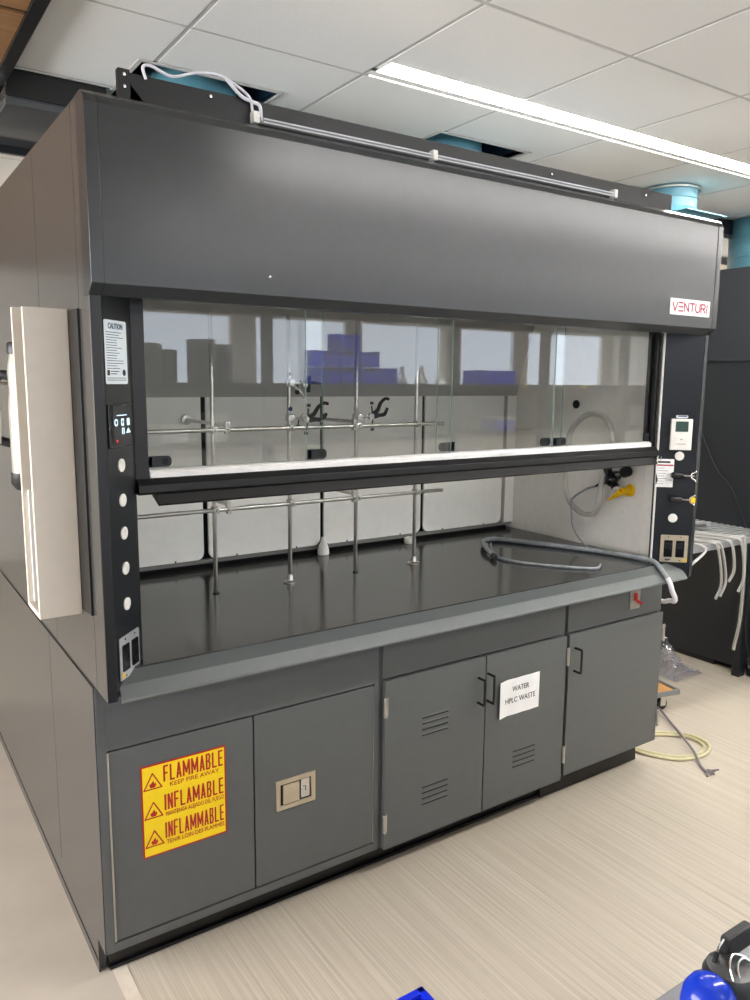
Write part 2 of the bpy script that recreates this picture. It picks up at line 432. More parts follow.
# ceiling light strips
def light_strip(x0, x1, y, label, m='strip'):
    t = thing('linear_ceiling_light', label, 'ceiling light', (x0, y, CZ-.02), 'recessed light strips')
    part(MB().mat(m).box(x0, x1, y-.042, y+.042, CZ-.0024, CZ-.0016, 0).build('diffuser', t), 'glowing white diffuser')
    part(MB().mat('strip_low').box(x0-.004, x1+.004, y+.079, y+.088, CZ-.0024, CZ-.0016, 0).build('reveal', t), 'thin glowing reveal line')  # trim beside the strip is no lamp; its lit look is emission
    MB().mat('canister').box(x0-.03, x0-.012, y+.02, y+.04, CZ-.004, CZ-.0016, .001).build('end_clip', t)
    return t
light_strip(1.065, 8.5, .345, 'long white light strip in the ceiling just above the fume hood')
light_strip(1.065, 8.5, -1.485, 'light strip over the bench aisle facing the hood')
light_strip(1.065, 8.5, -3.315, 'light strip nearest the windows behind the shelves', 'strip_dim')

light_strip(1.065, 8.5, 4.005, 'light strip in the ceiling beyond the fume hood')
# ------------------------------------------------------------------ FUME HOOD
hood = thing('fume_hood', 'large grey and black walk-up fume hood with a glass sash standing over grey cabinets', 'fume hood', (W/2, .55, .906))
# left and right side panels
def side_panel(x0, x1, sgn):
    m_ = MB().mat('side')
    m_.poly([(x0, .0035, .908), (x0, .100, .908), (x0, .100, 2.362), (x0, .03, 2.362), (x0, .0035, 2.345)], (x1-x0, 0, 0), .001)
    m_.box(x0, x1, .103, .565, .908, 2.362, .001).box(x0, x1, .568, 2.5, .908, 2.362, .001)
    m_.mat('gap').box(min(x0, x1)+.004, max(x0, x1)-.004, .01, 2.48, .912, 2.355, 0)
    return m_.build('side_panel', hood)
side_panel(0, .02, -1); side_panel(W-.02, W, 1)
# header panel with folded bottom lip and end caps
def header_prof(x, o=0):
    return [(x, .0, 1.915), (x, -.03-o, 1.94), (x, -.03-o, 2.333), (x, -.022-o, 2.35), (x, -.005, 2.362), (x, .045, 2.362), (x, .045, 1.915)]
m_ = MB().mat('hood').poly(header_prof(.0283), (W-.058, 0, 0), .0008).build('header_panel', hood)
for a in (-.002, W-.028):
    MB().mat('hood').poly(header_prof(a, .0015), (.03, 0, 0), .0015).build('end_cap', hood)
part(MB().mat('chrome').ball((.452, -.0305, 1.987), .0045).build('screw_cap', hood), 'small bright screw cap')
lg = MB().mat('paper').frame(FRONT(2.262, -.0302, 2.013)).plate(0, 0, .253, .061, .003, 0, .001, 0).build('logo_label', hood)
part(lg, 'white logo label')
mb = MB().mat('inkred').frame(FRONT(2.262, -.0312, 2.013))
_lift = [0]
def stroke(mb, pts, w, h=.0008):
    """flat pen stroke: pts polyline in the frame, w wide"""
    for (ax, ay), (bx, by) in zip(pts, pts[1:]):
        _lift[0] = (_lift[0]+1) % 12; zl = .00004*_lift[0]
        d = Vector((bx-ax, by-ay, 0)); n = Vector((-d.y, d.x, 0)).normalized()*w/2; e = d.normalized()*w*.3
        p = Vector((ax, ay, zl)); q = Vector((bx, by, zl))
        mb.poly([p+n-e, q+n+e, q-n+e, p-n-e], (0, 0, h))
def vent_letter(ch, x, w, h, t):
    L, Rr, T, B = x, x+w, h/2, -h/2
    G = {'V': [[(L, T), ((L+Rr)/2, B), (Rr, T)]], 'E': [[(L, T), (Rr, T)], [(L, 0), (Rr, 0)], [(L, B), (Rr, B)]],
         'N': [[(L, B), (L, T), (Rr, B), (Rr, T)]], 'T': [[(L, T), (Rr, T)], [((L+Rr)/2, T), ((L+Rr)/2, B)]],
         'U': [[(L, T), (L, B*.5), (L+w*.25, B), (Rr-w*.25, B), (Rr, B*.5), (Rr, T)]],
         'R': [[(L, B), (L, T), (Rr-w*.2, T), (Rr, T*.6), (Rr-w*.2, 0), (L, 0)], [(L+w*.5, 0), (Rr, B)]], 'I': [[((L+Rr)/2, T), ((L+Rr)/2, B)]]}
    for p in G[ch]: stroke(mb, p, t)
xx = -.113
for ch, w_ in zip('VENTURI', (.031, .025, .027, .029, .027, .026, .006)):
    vent_letter(ch, xx, w_, .031, .0055); xx += w_+.0085
mb.build('lettering', lg)
# roof and top channel
MB().mat('galv').box(.02, W-.02, .045, 2.5, 2.335, 2.36, .001).build('roof', hood)
ch = MB().mat('black').box(.128, 2.215, .05, .056, 2.372, 2.44, .001).box(.128, 2.215, .056, .09, 2.434, 2.44, .001).box(.128, 2.215, .046, .09, 2.360, 2.372, .001)
ch.box(.100, .128, .046, .066, 2.36, 2.445, .001).poly([(.128, .05, 2.372), (.128, .05, 2.415), (.17, .05, 2.372)], (0, .012, 0))
top = ch.build('top_channel', hood)
for x, z in ((.114, 2.432), (.114, 2.405), (.33, 2.425), (1.55, 2.418), (2.05, 2.416)):
    MB().mat('chrome').cyl((x, .0505, z), (x, .0425, z), .0042, n=12, bev=.001).build('screw', top)

# corner posts: black front edge, angled charcoal face running in to the sash
uL, wL = Vector((.097, .1, 0)).normalized(), Vector((.1, -.097, 0)).normalized()
uR, wR = Vector((.107, -.1, 0)).normalized(), Vector((-.1, -.107, 0)).normalized()
LF = lambda u, z, o=0: FR(Vector((.02, 0, z))+uL*u+wL*o, uL, wL)
RF = lambda u, z, o=0: FR(Vector((2.303, .1, z))+uR*u+wR*o, uR, wR)
ZB, ZT = .908, 1.96
def post(mirror):
    m_ = MB()
    if not mirror:
        m_.mat('black').box(.0205, .026, .0, .004, ZB, ZT, .001)
        m_.mat('post').poly([(.0205, .0015, ZB), (.117, .1, .965), (.117, .1, ZT), (.0205, .0015, ZT)], (.004, .012, 0))
        m_.mat('black').poly([(.117, .1, .965), (.126, .112, .965), (.126, .16, .965), (.117, .16, .965)], (0, 0, ZT-.965))
        m_.box(0, .022, -.0022, .0035, .908, 1.914, .001)
    else:
        m_.mat('post').poly([(2.4195, .0015, ZB), (2.303, .1, .965), (2.303, .1, ZT), (2.4195, .0015, ZT)], (-.004, .012, 0))
        m_.mat('black').poly([(2.306, .1, .965), (2.3, .104, .965), (2.3, .116, .965), (2.31, .116, .965)], (0, 0, ZT-.965))
        m_.mat('linerdark').box(2.297, 2.301, .098, .106, .966, ZT, .0005)
        m_.mat('hood').box(W-.021, W, -.0022, .0035, .908, 1.914, .001)
    return m_.build('corner_post', hood)
pL = post(False); pR = post(True)
part(pL, 'left corner post with black edge'); part(pR, 'right corner post with grey edge')
for z in (1.506, 1.417, 1.332, 1.240, 1.146):
    part(MB().mat('white').frame(LF(.073, z, .0005)).cyl((0, 0, 0), (0, 0, .004), .0165, n=28, bev=.001).build('button_plug', pL), 'round white plug')
for u, z in ((.083, 1.423), (.073, 1.161)):
    part(MB().mat('white').frame(RF(u, z, .0005)).cyl((0, 0, 0), (0, 0, .005), .0185, n=28, bev=.001).build('button_plug', pR), 'round white plug')
# caution label
cl = MB().mat('bluepaper').frame(LF(.071, 1.785, .0008)).plate(0, 0, .108, .154, .006, 0, .0006, 0)
cl.mat('inkblue').text('CAUTION', 0, .062, .019, .0008, w=.07, bold=.02)
y = .047
while y > -.042:
    wd = random.choice((.05, .062, .074, .082)); x_ = -.046
    cl.box(x_, x_+wd, y, y+.0016, .0006, .0009, 0); y -= .0062
cl.mat('ink').box(-.046, -.034, -.056, -.043, .0006, .0009, 0).box(-.03, .012, -.047, -.045, .0006, .0009, 0).box(-.03, .0, -.053, -.051, .0006, .0009, 0)
cl.plate(.036, -.049, .016, .016, .0078, .0006, .0009, 0).box(-.046, .046, -.063, -.0615, .0006, .0009, 0).box(-.046, .046, -.068, -.0665, .0006, .0009, 0)
part(cl.build('caution_label', hood), 'white printed caution label')
# control panel set in the left post
cp = MB().mat('blackgloss').frame(LF(.072, 1.606, .0006)).plate(0, 0, .112, .108, .002, 0, .004, .0005)
cp.mat('post').plate(.008, 0, .09, .1, .002, .004, .0055, .0004)
cp.mat('led')
cp.box(-.02, .03, .024, .0265, .0056, .006, 0)
cp.plate(-.024, .008, .017, .018, .008, .0056, .006, 0).plate(.008, .008, .013, .018, .002, .0056, .006, 0).plate(.037, .008, .014, .018, .003, .0056, .006, 0)
cp.box(.004, .008, -.022, -.006, .0056, .006, 0).box(.012, .016, -.022, -.006, .0056, .006, 0)
cp.poly([(.024, -.02, .0056), (.048, -.02, .0056), (.036, -.007, .0056)], (0, 0, .0004))
cp.mat('post').plate(-.024, .008, .009, .010, .004, .006, .0063, 0).box(.005, .011, .004, .012, .006, .0063, 0)
cp.mat('ledred').plate(-.022, -.038, .006, .006, .0028, .0056, .006, 0)
part(cp.build('control_panel', hood), 'black touch control panel')
# outlet plates
def outlet(fr, w_, h_, recept, m='plate', col='blackgloss'):
    o = MB().mat(m).frame(fr).plate(0, 0, w_, h_, .004, 0, .004, .001)
    for x in (-.025, .025):
        for z in (-h_*.43, h_*.43): o.mat('chrome').cyl((x, z, .004), (x, z, .0055), .003, n=10)
    p_ = o.build('outlet_plate', hood)
    for x in (-.024, .024):
        q = MB().mat(col).frame(fr).plate(x, 0, .034, h_*.62, .003, .0035, .0075, .001)
        if recept:
            q.mat('gap')
            for zz in (-.017, .017):
                q.box(x-.007, x-.005, zz-.003, zz+.006, .0075, .0078, 0).box(x+.005, x+.007, zz-.003, zz+.006, .0075, .0078, 0).cyl((x, zz-.009, .0074), (x, zz-.009, .0078), .0025, n=8)
            q.build('receptacle', p_)
        else:
            q.mat('post').box(x-.012, x+.012, .0, .026, .0075, .0105, .001)
            q.build('rocker_switch', p_)
    return p_
oL = outlet(LF(.074, 1.010, .001), .104, .114, True)
part(oL, 'steel plate with two black double sockets')
MB().mat('yellow').frame(LF(.074, 1.010, .0052)).box(-.045, -.034, -.05, -.038, 0, .0006, 0).build('tag', oL)
oR = outlet(RF(.086, 1.030, .001), .112, .116, False, 'latch')
part(oR, 'beige steel plate with two black rocker switches')
MB().mat('yellow').frame(RF(.086, 1.030, .0052)).box(.04, .053, -.054, -.042, 0, .0006, 0).build('tag', oR)
MB().mat('inkblue').frame(RF(.086, 1.030, .0052)).box(-.035, -.012, -.05, -.044, 0, .0006, 0).build('tag', oR)
# airflow monitor
am = MB().mat('white').frame(RF(.082, 1.513, .001)).plate(0, 0, .084, .128, .004, 0, .018, .002)
am.plate(0, -.026, .05, .034, .003, .018, .0195, .0006)
mon = am.build('airflow_monitor', hood); part(mon, 'white wall monitor with small dark display')
MB().mat('lcd').frame(RF(.082, 1.513, .001)).plate(0, .033, .05, .042, .002, .018, .0188, 0).build('display', mon)
MB().mat('ink').frame(RF(.082, 1.513, .001)).plate(0, -.02, .006, .004, .001, .0195, .0202, 0).box(-.018, .018, -.0395, -.0375, .0195, .02, 0).build('button', mon)
tb = MB().mat('bluepaper').frame(RF(.082, 1.586, .001)).plate(0, 0, .046, .012, .005, 0, .012, .001).mat('inkblue').box(-.018, .018, .0, .005, .012, .0125, 0).build('tab', hood)
part(tb, 'small blue and white tab above the monitor')
# two service valve handles
def valve(z, yel):
    b = MB().mat('blackgloss').frame(RF(.101, z, .0))
    b.lathe([(.010, 0), (.012, .006), (.012, .014), (.009, .018)], (0, 0, 0))
    b.lathe([(.004, 0), (.0135, .006), (.015, .02), (.0135, .045), (.009, .052), (0, .053)], (.0, 0, .018), (-1, .05, .2))
    v_ = b.build('valve_handle', hood)
    c = MB().mat('chrome').frame(RF(.101, z, .018)).cyl((0, 0, -.004), (.026, 0, .004), .0045, n=12)
    c.tube([(.028, 0, .004), (.034, .012, .006), (.044, .016, .008), (.05, .022, .01)], .003)
    c.tube([(.028, 0, .004), (.034, -.012, .006), (.042, -.015, .008), (.048, -.022, .01)], .003)
    c.tube([(.026, 0, .004), (.044, .0, .008)], .003, smooth=0)
    c.build('fork', v_)
    if yel: part(MB().mat('yellow').frame(RF(.101, z, .018)).plate(.042, 0, .018, .022, .003, .008, .014, .001).build('index_cap', v_), 'yellow cap')
valve(1.343, False); valve(1.243, True)

# sash: black frame, four sliding panes with finger pulls, white-topped handle
SY = .13
sash = None
fr = MB().mat('black')
fr.box(.128, .163, SY-.012, SY+.035, 1.42, 1.96, .001).box(2.278, 2.296, SY-.012, SY+.035, 1.42, 1.96, .001)
fr.box(.163, 2.278, SY-.004, SY+.035, 1.938, 1.96, .001)
sash = fr.build('sash_frame', hood)
h = MB().mat('black').poly([(.128, SY-.03, 1.418), (.128, SY-.036, 1.424), (.128, SY-.036, 1.444), (.128, SY-.016, 1.459), (.128, SY+.035, 1.459), (.128, SY+.035, 1.418)], (2.168, 0, 0), .001)
h.poly([(.176, SY-.042, 1.388), (.176, SY-.050, 1.394), (.176, SY-.03, 1.4185), (.176, SY+.01, 1.4185), (.176, SY+.01, 1.41)], (2.1, 0, 0), .0008)
part(h.build('sash_handle', hood), 'black handle bar across the sash')
part(MB().mat('whitebar').poly([(.166, SY-.0125, 1.4595), (.166, SY-.0125, 1.474), (.166, SY-.002, 1.4805), (.166, SY+.03, 1.4805), (.166, SY+.03, 1.4595)], (2.11, 0, 0), .001).build('sash_strip', hood), 'bright white strip along the handle')
def pane(x0, x1, y, pull_x, flip):
    b = bmesh.new(); t = .006
    g = MB().mat('glass')
    g.box(x0, x1, y, y+t, 1.482, 1.938, 0)
    g.bm.normal_update()
    M_ = M['glassedge']; g.mats.append(M_)
    for f_ in g.bm.faces:
        if abs(f_.normal.y) < .5 or abs((f_.calc_center_median().y-y-t/2)) < t*.3: f_.material_index = 1
    p_ = g.build('sash_pane', hood)
    q = MB().mat('post').frame(FRONT(pull_x, y-.0005, 1.500))
    s_ = -1 if flip else 1
    q.plate(0, 0, .066, .03, .012, 0, .006, .001)
    q.box(-.033*s_, -.02*s_, -.015, .015, 0, .006, .001)
    q.mat('gap').cyl((.014*s_, 0, .006), (.014*s_, 0, .0068), .0095, n=20)
    q.build('finger_pull', p_)
pane(.163, .716, SY+.022, .203, False)
pane(.649, 1.212, SY+.004, .683, False)
pane(1.163, 1.772, SY+.022, 1.203, True)
pane(1.706, 2.278, SY+.004, 1.74, False)
q = MB().mat('post').frame(FRONT(1.68, SY+.021, 1.500)).plate(0, 0, .05, .03, .012, 0, .006, .001).mat('gap').cyl((-.01, 0, .006), (-.01, 0, .0068), .0095, n=20).build('finger_pull', hood)
q = MB().mat('post').frame(FRONT(2.255, SY+.0035, 1.500)).plate(0, 0, .034, .03, .01, 0, .006, .001).mat('gap').cyl((-.004, 0, .006), (-.004, 0, .0068), .0095, n=20).build('finger_pull', hood)

# interior liner
BY = 1.0
MB().mat('linerdark').box(.1, .116, .17, BY+.06, .9672, 2.335, 0).build('liner_side', hood)
ls = MB().mat('linerdark').box(2.352, 2.37, .13, BY+.06, .967, 2.335, 0).mat('liner').box(2.343, 2.352, .13, .19, .967, 2.335, .002)
ls = ls.build('liner_side', hood)
MB().mat('white').cyl((2.352, .307, 1.153), (2.347, .307, 1.153), .012, n=20, bev=.001).build('cap_plug', ls)
MB().mat('gap').cyl((2.352, .60, 1.62), (2.348, .60, 1.62), .02, n=20).build('port_hole', ls)
MB().mat('linerdark').box(.116, 2.352, .17, BY+.06, 2.32, 2.334, 0).build('liner_ceiling', hood)
MB().mat('gap').box(.116, 2.352, BY+.045, BY+.06, .9672, 2.32, 0).build('plenum_back', hood)
MB().mat('kerb').box(.116, 2.352, BY+.004, BY+.03, .984, 1.0, .002).build('rear_kerb', hood)
MB().mat('liner').box(2.29, 2.352, BY-.004, BY+.03, 1.0, 2.3, .001).build('corner_strip', hood)
def rpanel(x0, x1):
    mb = MB().mat('liner').frame(FRONT((x0+x1)/2, BY+.012, (1.002+1.72)/2)).plate(0, 0, x1-x0, 1.72-1.002, .03, 0, .012, .0015)
    mb.mat('gap')
    for x in (x0+.12, x1-.12): mb.box(x-(x0+x1)/2-.0025, x-(x0+x1)/2+.0025, -.359, -.351, .012, .0135, 0)
    return mb.build('baffle', hood)
for a, b in ((.13, .657), (.678, 1.196), (1.214, 1.749), (1.766, 2.272)): rpanel(a, b)
MB().mat('linerupper').poly([(.12, BY-.006, 1.652), (.12, BY-.03, 1.74), (.12, BY-.22, 2.318), (.12, BY-.21, 2.318), (.12, BY-.02, 1.74), (.12, BY-.001, 1.652)], (2.228, 0, 0), .001).build('upper_baffle', hood)  # same liner, with the dimness of the upper hood put into its colour

# airfoil sill sloping up to the worktop
af = MB().mat('foil').poly([(.034, -.003, .9), (.034, -.008, .905), (.034, -.006, .911), (.034, .021, .9405), (.034, .061, .9645), (.034, .061, .959), (.034, .024, .934), (.034, .003, .9)], (2.372, 0, 0), .0012)
part(af.build('airfoil', hood), 'sloping grey front sill')

# ------------------------------------------------------------------ worktop
wt = MB().mat('epoxy').box(.024, W-.024, .063, 1.06, .936, .967, .002, 2).box(.026, W-.026, .137, 1.06, .905, .936, .001)
tag(wt.build('worktop'), 'dark grey glossy worktop slab inside the fume hood', 'worktop')

# ------------------------------------------------------------------ base cabinets
CY = .135          # frame front plane
def handle(x, z0, z1, parent, y=CY-.02):
    MB().mat('blackgloss').tube([(x, y, z0), (x, y-.03, z0), (x, y-.036, z0+.008), (x, y-.036, z1-.008), (x, y-.03, z1), (x, y, z1)], .0048, smooth=3).build('handle', parent)
def hinge(x, z0, z1, parent, y=CY-.024):
    MB().mat('steel').cyl((x, y, z0), (x, y, z1), .0065, n=12, bev=.001).box(x-.002, x+.012, y+.002, y+.006, z0, z1, .0006).build('hinge', parent)
def louvre(x, z, parent, y=CY-.0205):
    b = MB()
    for k in range(4):
        zz = z+.03-.0215*k
        b.mat('cab').poly([(x-.06, y, zz+.003), (x-.06, y-.0022, zz-.002), (x-.06, y, zz-.003)], (.12, 0, 0), .0006)
        b.mat('gap').box(x-.058, x+.058, y-.0012, y+.0005, zz-.0072, zz-.0030, 0)
    b.build('louvre', parent)
TOE, CT = .107, .903
def carcass(x0, x1, parent, left_side=False):
    b = MB().mat('cab')
    b.box(x0, x0+.018, CY+.002, 1.0, TOE, CT, .001).box(x1-.018, x1, CY+.002, 1.0, TOE, CT, .001)
    b.box(x0+.018, x1-.018, CY+.012, 1.0, TOE, TOE+.018, .001).box(x0+.018, x1-.018, .98, 1.0, TOE+.018, CT, .001).box(x0+.018, x1-.018, CY+.03, .98, CT-.02, CT, .001)
    return b.build('carcass', parent)
def toe(x0, x1, parent, y=.215):
    MB().mat('black').box(x0, x1, y, y+.015, .0, TOE, .001).box(x0, x1, y-.012, y, .0, .012, .004).build('toe_kick', parent)
# flammables cabinet
c1 = thing('flammables_cabinet', 'grey double-door cabinet with yellow flammable sign at the left end under the hood', 'cabinet', (.46, .55, 0))
carcass(.0, .9255, c1)
sd = MB().mat('side').box(-.004, .0, .137, .679, TOE, CT, .0008).box(-.004, .0, .683, 2.5, TOE, CT, .0008).box(-.003, .0, .215, 2.5, 0, TOE-.002, .0005)
sd.mat('cab').box(.0, .02, .23, 2.5, 0, TOE, 0).box(.0, .018, 1.0, 2.5, TOE, CT, 0)
sd.build('end_panel', c1)
MB().mat('side').poly([(-.005, .215, TOE-.002), (-.005, .215, .0), (-.008, 2.5, .0), (-.005, 2.5, .03), (-.005, .22, .03)], (.0015, 0, 0)).build('skirting', c1)
ff = MB().mat('cab')
ff.box(0, .024, CY, CY+.02, TOE, CT, .001).box(.906, .9255, CY, CY+.02, TOE, .715, .001).box(.024, .906, CY, CY+.02, TOE, TOE+.026, .001).box(.024, .9255, CY, CY+.02, .715, CT, .0015)
ff.build('face_frame', c1)
d1 = MB().mat('cab').box(.029, .459, CY+.001, CY+.02, .139, .709, .0015).build('door', c1)
MB().mat('steel').cyl((.0265, CY+.001, .139), (.0265, CY+.001, .709), .003, n=8).build('hinge', d1)
d2 = MB().mat('cab').box(.464, .903, CY+.001, CY+.02, .139, .709, .0015).build('door', c1)
MB().mat('steel').cyl((.9045, CY+.002, .139), (.9045, CY+.002, .709), .0015, n=8).build('hinge', d2)
# paddle latch
lf = FRONT(.604, CY+.0005, .4245)
lt = MB().mat('latch').frame(lf)
w_, h_ = .142, .102
outer = []; inner = []
lt.box(-w_/2, w_/2, h_/2-.016, h_/2, 0, .006, .0025).box(-w_/2, w_/2, -h_/2, -h_/2+.016, 0, .006, .0025).box(-w_/2, -w_/2+.016, -h_/2+.01, h_/2-.01, 0, .006, .0025).box(w_/2-.016, w_/2, -h_/2+.01, h_/2-.01, 0, .006, .0025)
lt.mat('gap').box(-w_/2+.012, w_/2-.012, -h_/2+.012, h_/2-.012, 0, .0012, 0)
lt.mat('latch').box(-.046, .012, -.033, .032, .001, .006, .0015)
lt.mat('chrome').box(.018, .05, -.03, .034, .001, .003, .001).cyl((.034, 0, .003), (.034, 0, .006), .011, n=20, bev=.001)
lt.mat('gap').box(.0325, .0355, -.007, .007, .006, .0064, 0)
part(lt.build('latch', d2), 'nickel paddle latch with key lock')
toe(.022, .927, c1)
# vented cabinet
c2 = thing('vented_cabinet', 'grey double-door vented cabinet with louvres in the middle under the hood', 'cabinet', (1.38, .55, 0))
carcass(.928, 1.822, c2)
MB().mat('cab').box(.936, 1.818, CY-.006, CY+.012, .728, CT, .0015).build('fascia', c2)
da = MB().mat('cab').box(.937, 1.387, CY-.020, CY-.002, .108, .723, .0015).build('door', c2)
db = MB().mat('cab').box(1.392, 1.818, CY-.020, CY-.002, .108, .723, .0015).build('door', c2)
for d_, ps in ((da, ((1.154, .53), (1.158, .268))), (db, ((1.6, .283),))):
    for x, z in ps: louvre(x, z, d_)
handle(1.352, .553, .648, da); handle(1.398, .55, .655, db)
for z in (.597, .175): hinge(.936, z, z+.068, da)
for z in (.6, .184): hinge(1.8235, z, z+.072, db)
toe(.9275, 1.828, c2)
# single-door cabinet
c3 = thing('base_cabinet', 'grey single-door cabinet at the right end under the hood', 'cabinet', (2.13, .55, 0))
carcass(1.830, 2.432, c3)
MB().mat('cab').box(1.834, 2.43, CY-.006, CY+.012, .728, CT, .0015).build('fascia', c3)
dc = MB().mat('cab').box(1.834, 2.43, CY-.020, CY-.002, .122, .723, .0015).build('door', c3)
handle(1.866, .568, .664, dc)
for z in (.592, .19): hinge(2.435, z, z+.074, dc)
toe(1.8285, 2.41, c3)
cs = MB().mat('black').poly([(1.79, .196, 0), (1.79, .2, .055), (1.79, .204, .055), (1.79, .204, 0)], (.62, 0, 0), .001)
cs = cs.build('cove_strip', c3)
sw = MB().mat('steel').frame(FRONT(2.244, CY-.0062, .814)).plate(0, 0, .066, .1, .004, 0, .004, .001)
sw.mat('chrome').cyl((0, .04, .004), (0, .04, .0055), .003, n=10).cyl((0, -.04, .004), (0, -.04, .0055), .003, n=10)
sp = part(sw.build('switch_plate', c3), 'steel plate with a red lever')
rl = MB().mat('red').frame(FRONT(2.244, CY-.0062, .814)).box(-.006, .006, -.012, .02, .004, .012, .002).poly([(-.004, -.004, .011), (.022, -.02, .02), (.016, -.03, .02), (-.006, -.016, .011)], (0, 0, .006), .001)
part(rl.build('lever', sp), 'red lever')

def block_letter(mb, ch, x, w, h, t):
    L, Rr, T, B = x+t/2, x+w-t/2, h/2-t/2, -h/2+t/2; m = (L+Rr)/2
    G = {'F': [[(L, B), (L, T), (Rr, T)], [(L, t*.2), (Rr-w*.1, t*.2)]], 'L': [[(L, T), (L, B), (Rr, B)]],
         'A': [[(L, B), (m, T), (Rr, B)], [(L+w*.14, B+h*.22), (Rr-w*.14, B+h*.22)]],
         'M': [[(L, B), (L, T)], [(L, T), (m, B+h*.18)], [(m, B+h*.18), (Rr, T)], [(Rr, T), (Rr, B)]],
         'B': [[(L, B), (L, T), (Rr-w*.2, T), (Rr-w*.04, T-h*.12), (Rr-w*.2, t*.1), (L, t*.1)], [(Rr-w*.2, t*.1), (Rr, -h*.18), (Rr-w*.15, B), (L, B)]],
         'E': [[(Rr, T), (L, T), (L, B), (Rr, B)], [(L, 0), (Rr-w*.1, 0)]], 'I': [[(m, T), (m, B)]],
         'N': [[(L, B), (L, T)], [(L, T), (Rr, B)], [(Rr, B), (Rr, T)]]}
    for p in G[ch]: stroke(mb, p, t, .0005)
# signs stuck on the doors
sg = thing('warning_sign', 'yellow flammable warning sign stuck on the leftmost cabinet door', 'sign', (.241, CY, .362))
SFr = FRONT(.241, CY+.0005, .502)
sb = MB().mat('signred').frame(SFr).plate(0, 0, .256, .281, .002, 0, .0008, 0).mat('signyellow').plate(0, 0, .246, .271, .001, .0008, .0012, 0).build('backing', sg)
L1 = MB().mat('signred').frame(SFr)
rows = (('FLAMMABLE', 'KEEP FIRE AWAY', .092), ('INFLAMABLE', 'MANTENGA ALEJADO DEL FUEGO', .004), ('INFLAMMABLE', 'TENIR LOIN DES FLAMMES', -.083))
for big, small, y in rows:
    L1.X = SFr @ Matrix.Translation((-.063, y+.012, .0012))
    wid = {'I': .45, 'M': 1.4}; un = .182/(sum(wid.get(c, 1) for c in big)+.24*(len(big)-1)); xx = 0
    for c in big:
        block_letter(L1, c, xx, wid.get(c, 1)*un, .050, .33*un); xx += (wid.get(c, 1)+.24)*un
    L1.X = SFr
    L1.text(small, .030, y-.0255, .0185, .0014, w=.15 if 'KEEP' in small else .178, bold=.0)
part(L1.build('lettering', sg), 'red lettering')
for big, small, y in rows:
    t_ = MB().mat('signred').frame(SFr); cx, cy, s_ = -.094, y-.004, .026
    A = [(cx-s_, cy-s_*.8), (cx+s_, cy-s_*.8), (cx, cy+s_*1.0)]
    for k in range(3): stroke(t_, [A[k], A[(k+1) % 3]], .0035, .0004); 
    t_.X = SFr @ Matrix.Translation((0, 0, .0012))
    for k in range(3): stroke(t_, [A[k], A[(k+1) % 3]], .0035, .0004)
    fl = [(-.006, -.011), (.006, -.011), (.010, -.004), (.008, .003), (.005, -.001), (.002, .010), (-.003, .004), (-.005, .000), (-.008, .002), (-.010, -.004)]
    t_.poly([(cx+a, cy-.006+b, 0) for a, b in fl], (0, 0, .0004))
    part(t_.build('flame_symbol', sg), 'flame in a triangle')
pg = thing('paper_sign', 'white paper sign lettered WATER HPLC WASTE on a louvred door', 'sign', (1.56, CY-.02, .462))
PFr = FR((1.561, CY-.0205, .536), (1, 0, 0), (0, -1, 0))
pb = MB().mat('paper').frame(PFr)
# sheet with its left edge curling off the door
n = 14; A = [(-.108+.216*k/n) for k in range(n+1)]
zoff = [.001+.010*max(0, (.25-k/n)/.25)**2+.0008*math.sin(k*1.3) for k in range(n+1)]
b = bmesh.new()
ra = [b.verts.new((a, -.0725, z)) for a, z in zip(A, zoff)]; rb = [b.verts.new((a, .0725, z)) for a, z in zip(A, zoff)]
rc = [b.verts.new((a, -.0725, z+.0004)) for a, z in zip(A, zoff)]; rd = [b.verts.new((a, .0725, z+.0004)) for a, z in zip(A, zoff)]
for k in range(n):
    b.faces.new((ra[k], rb[k], rb[k+1], ra[k+1])); b.faces.new((rc[k], rc[k+1], rd[k+1], rd[k]))
    b.faces.new((ra[k], ra[k+1], rc[k+1], rc[k])); b.faces.new((rb[k], rd[k], rd[k+1], rb[k+1]))
b.faces.new((ra[0], rc[0], rd[0], rb[0])); b.faces.new((ra[-1], rb[-1], rd[-1], rc[-1]))
pb.absorb(b); pb.build('sheet', pg)
for tx, y, wd in (('WATER', .030, .088), ('HPLC WASTE', -.014, .158)):
    part(MB().mat('ink').frame(PFr).text(tx, .006, y, .030, .0026, w=wd, h=.0003).build('lettering', pg), 'thin dark lettering')
# card clipped on the right post
cd = MB().mat('paper').frame(RF(.028, 1.351, .007)).plate(0, 0, .07, .118, .002, 0, .001, 0)
cd.mat('inkred').box(-.033, .033, .03, .036, .001, .0014, 0).mat('ink').box(-.03, .02, .042, .05, .001, .0013, 0)
for k in range(7): cd.box(-.03, random.choice((-.002, .006, .012)), .02-.011*k, .0215-.011*k, .001, .0013, 0)
cd.box(.012, .03, -.005, -.003, .001, .0013, 0).box(.008, .03, -.03, -.028, .001, .0013, 0)
cd.mat('ink').poly([(-.034, -.055, .001), (-.034, .0, .001), (-.026, -.03, .001)], (0, 0, .0003))
kt = thing('inspection_card', 'white tag with a red line hung beside the monitor on the right post', 'tag', tuple(RF(.028, 1.29, .007).translation))
cd.build('card', kt)
MB().mat('chrome').frame(RF(.028, 1.351, .0)).tube([(-.018, .056, .0085), (-.018, .066, .006), (-.018, .07, .0005)], .0022).build('clip', kt)

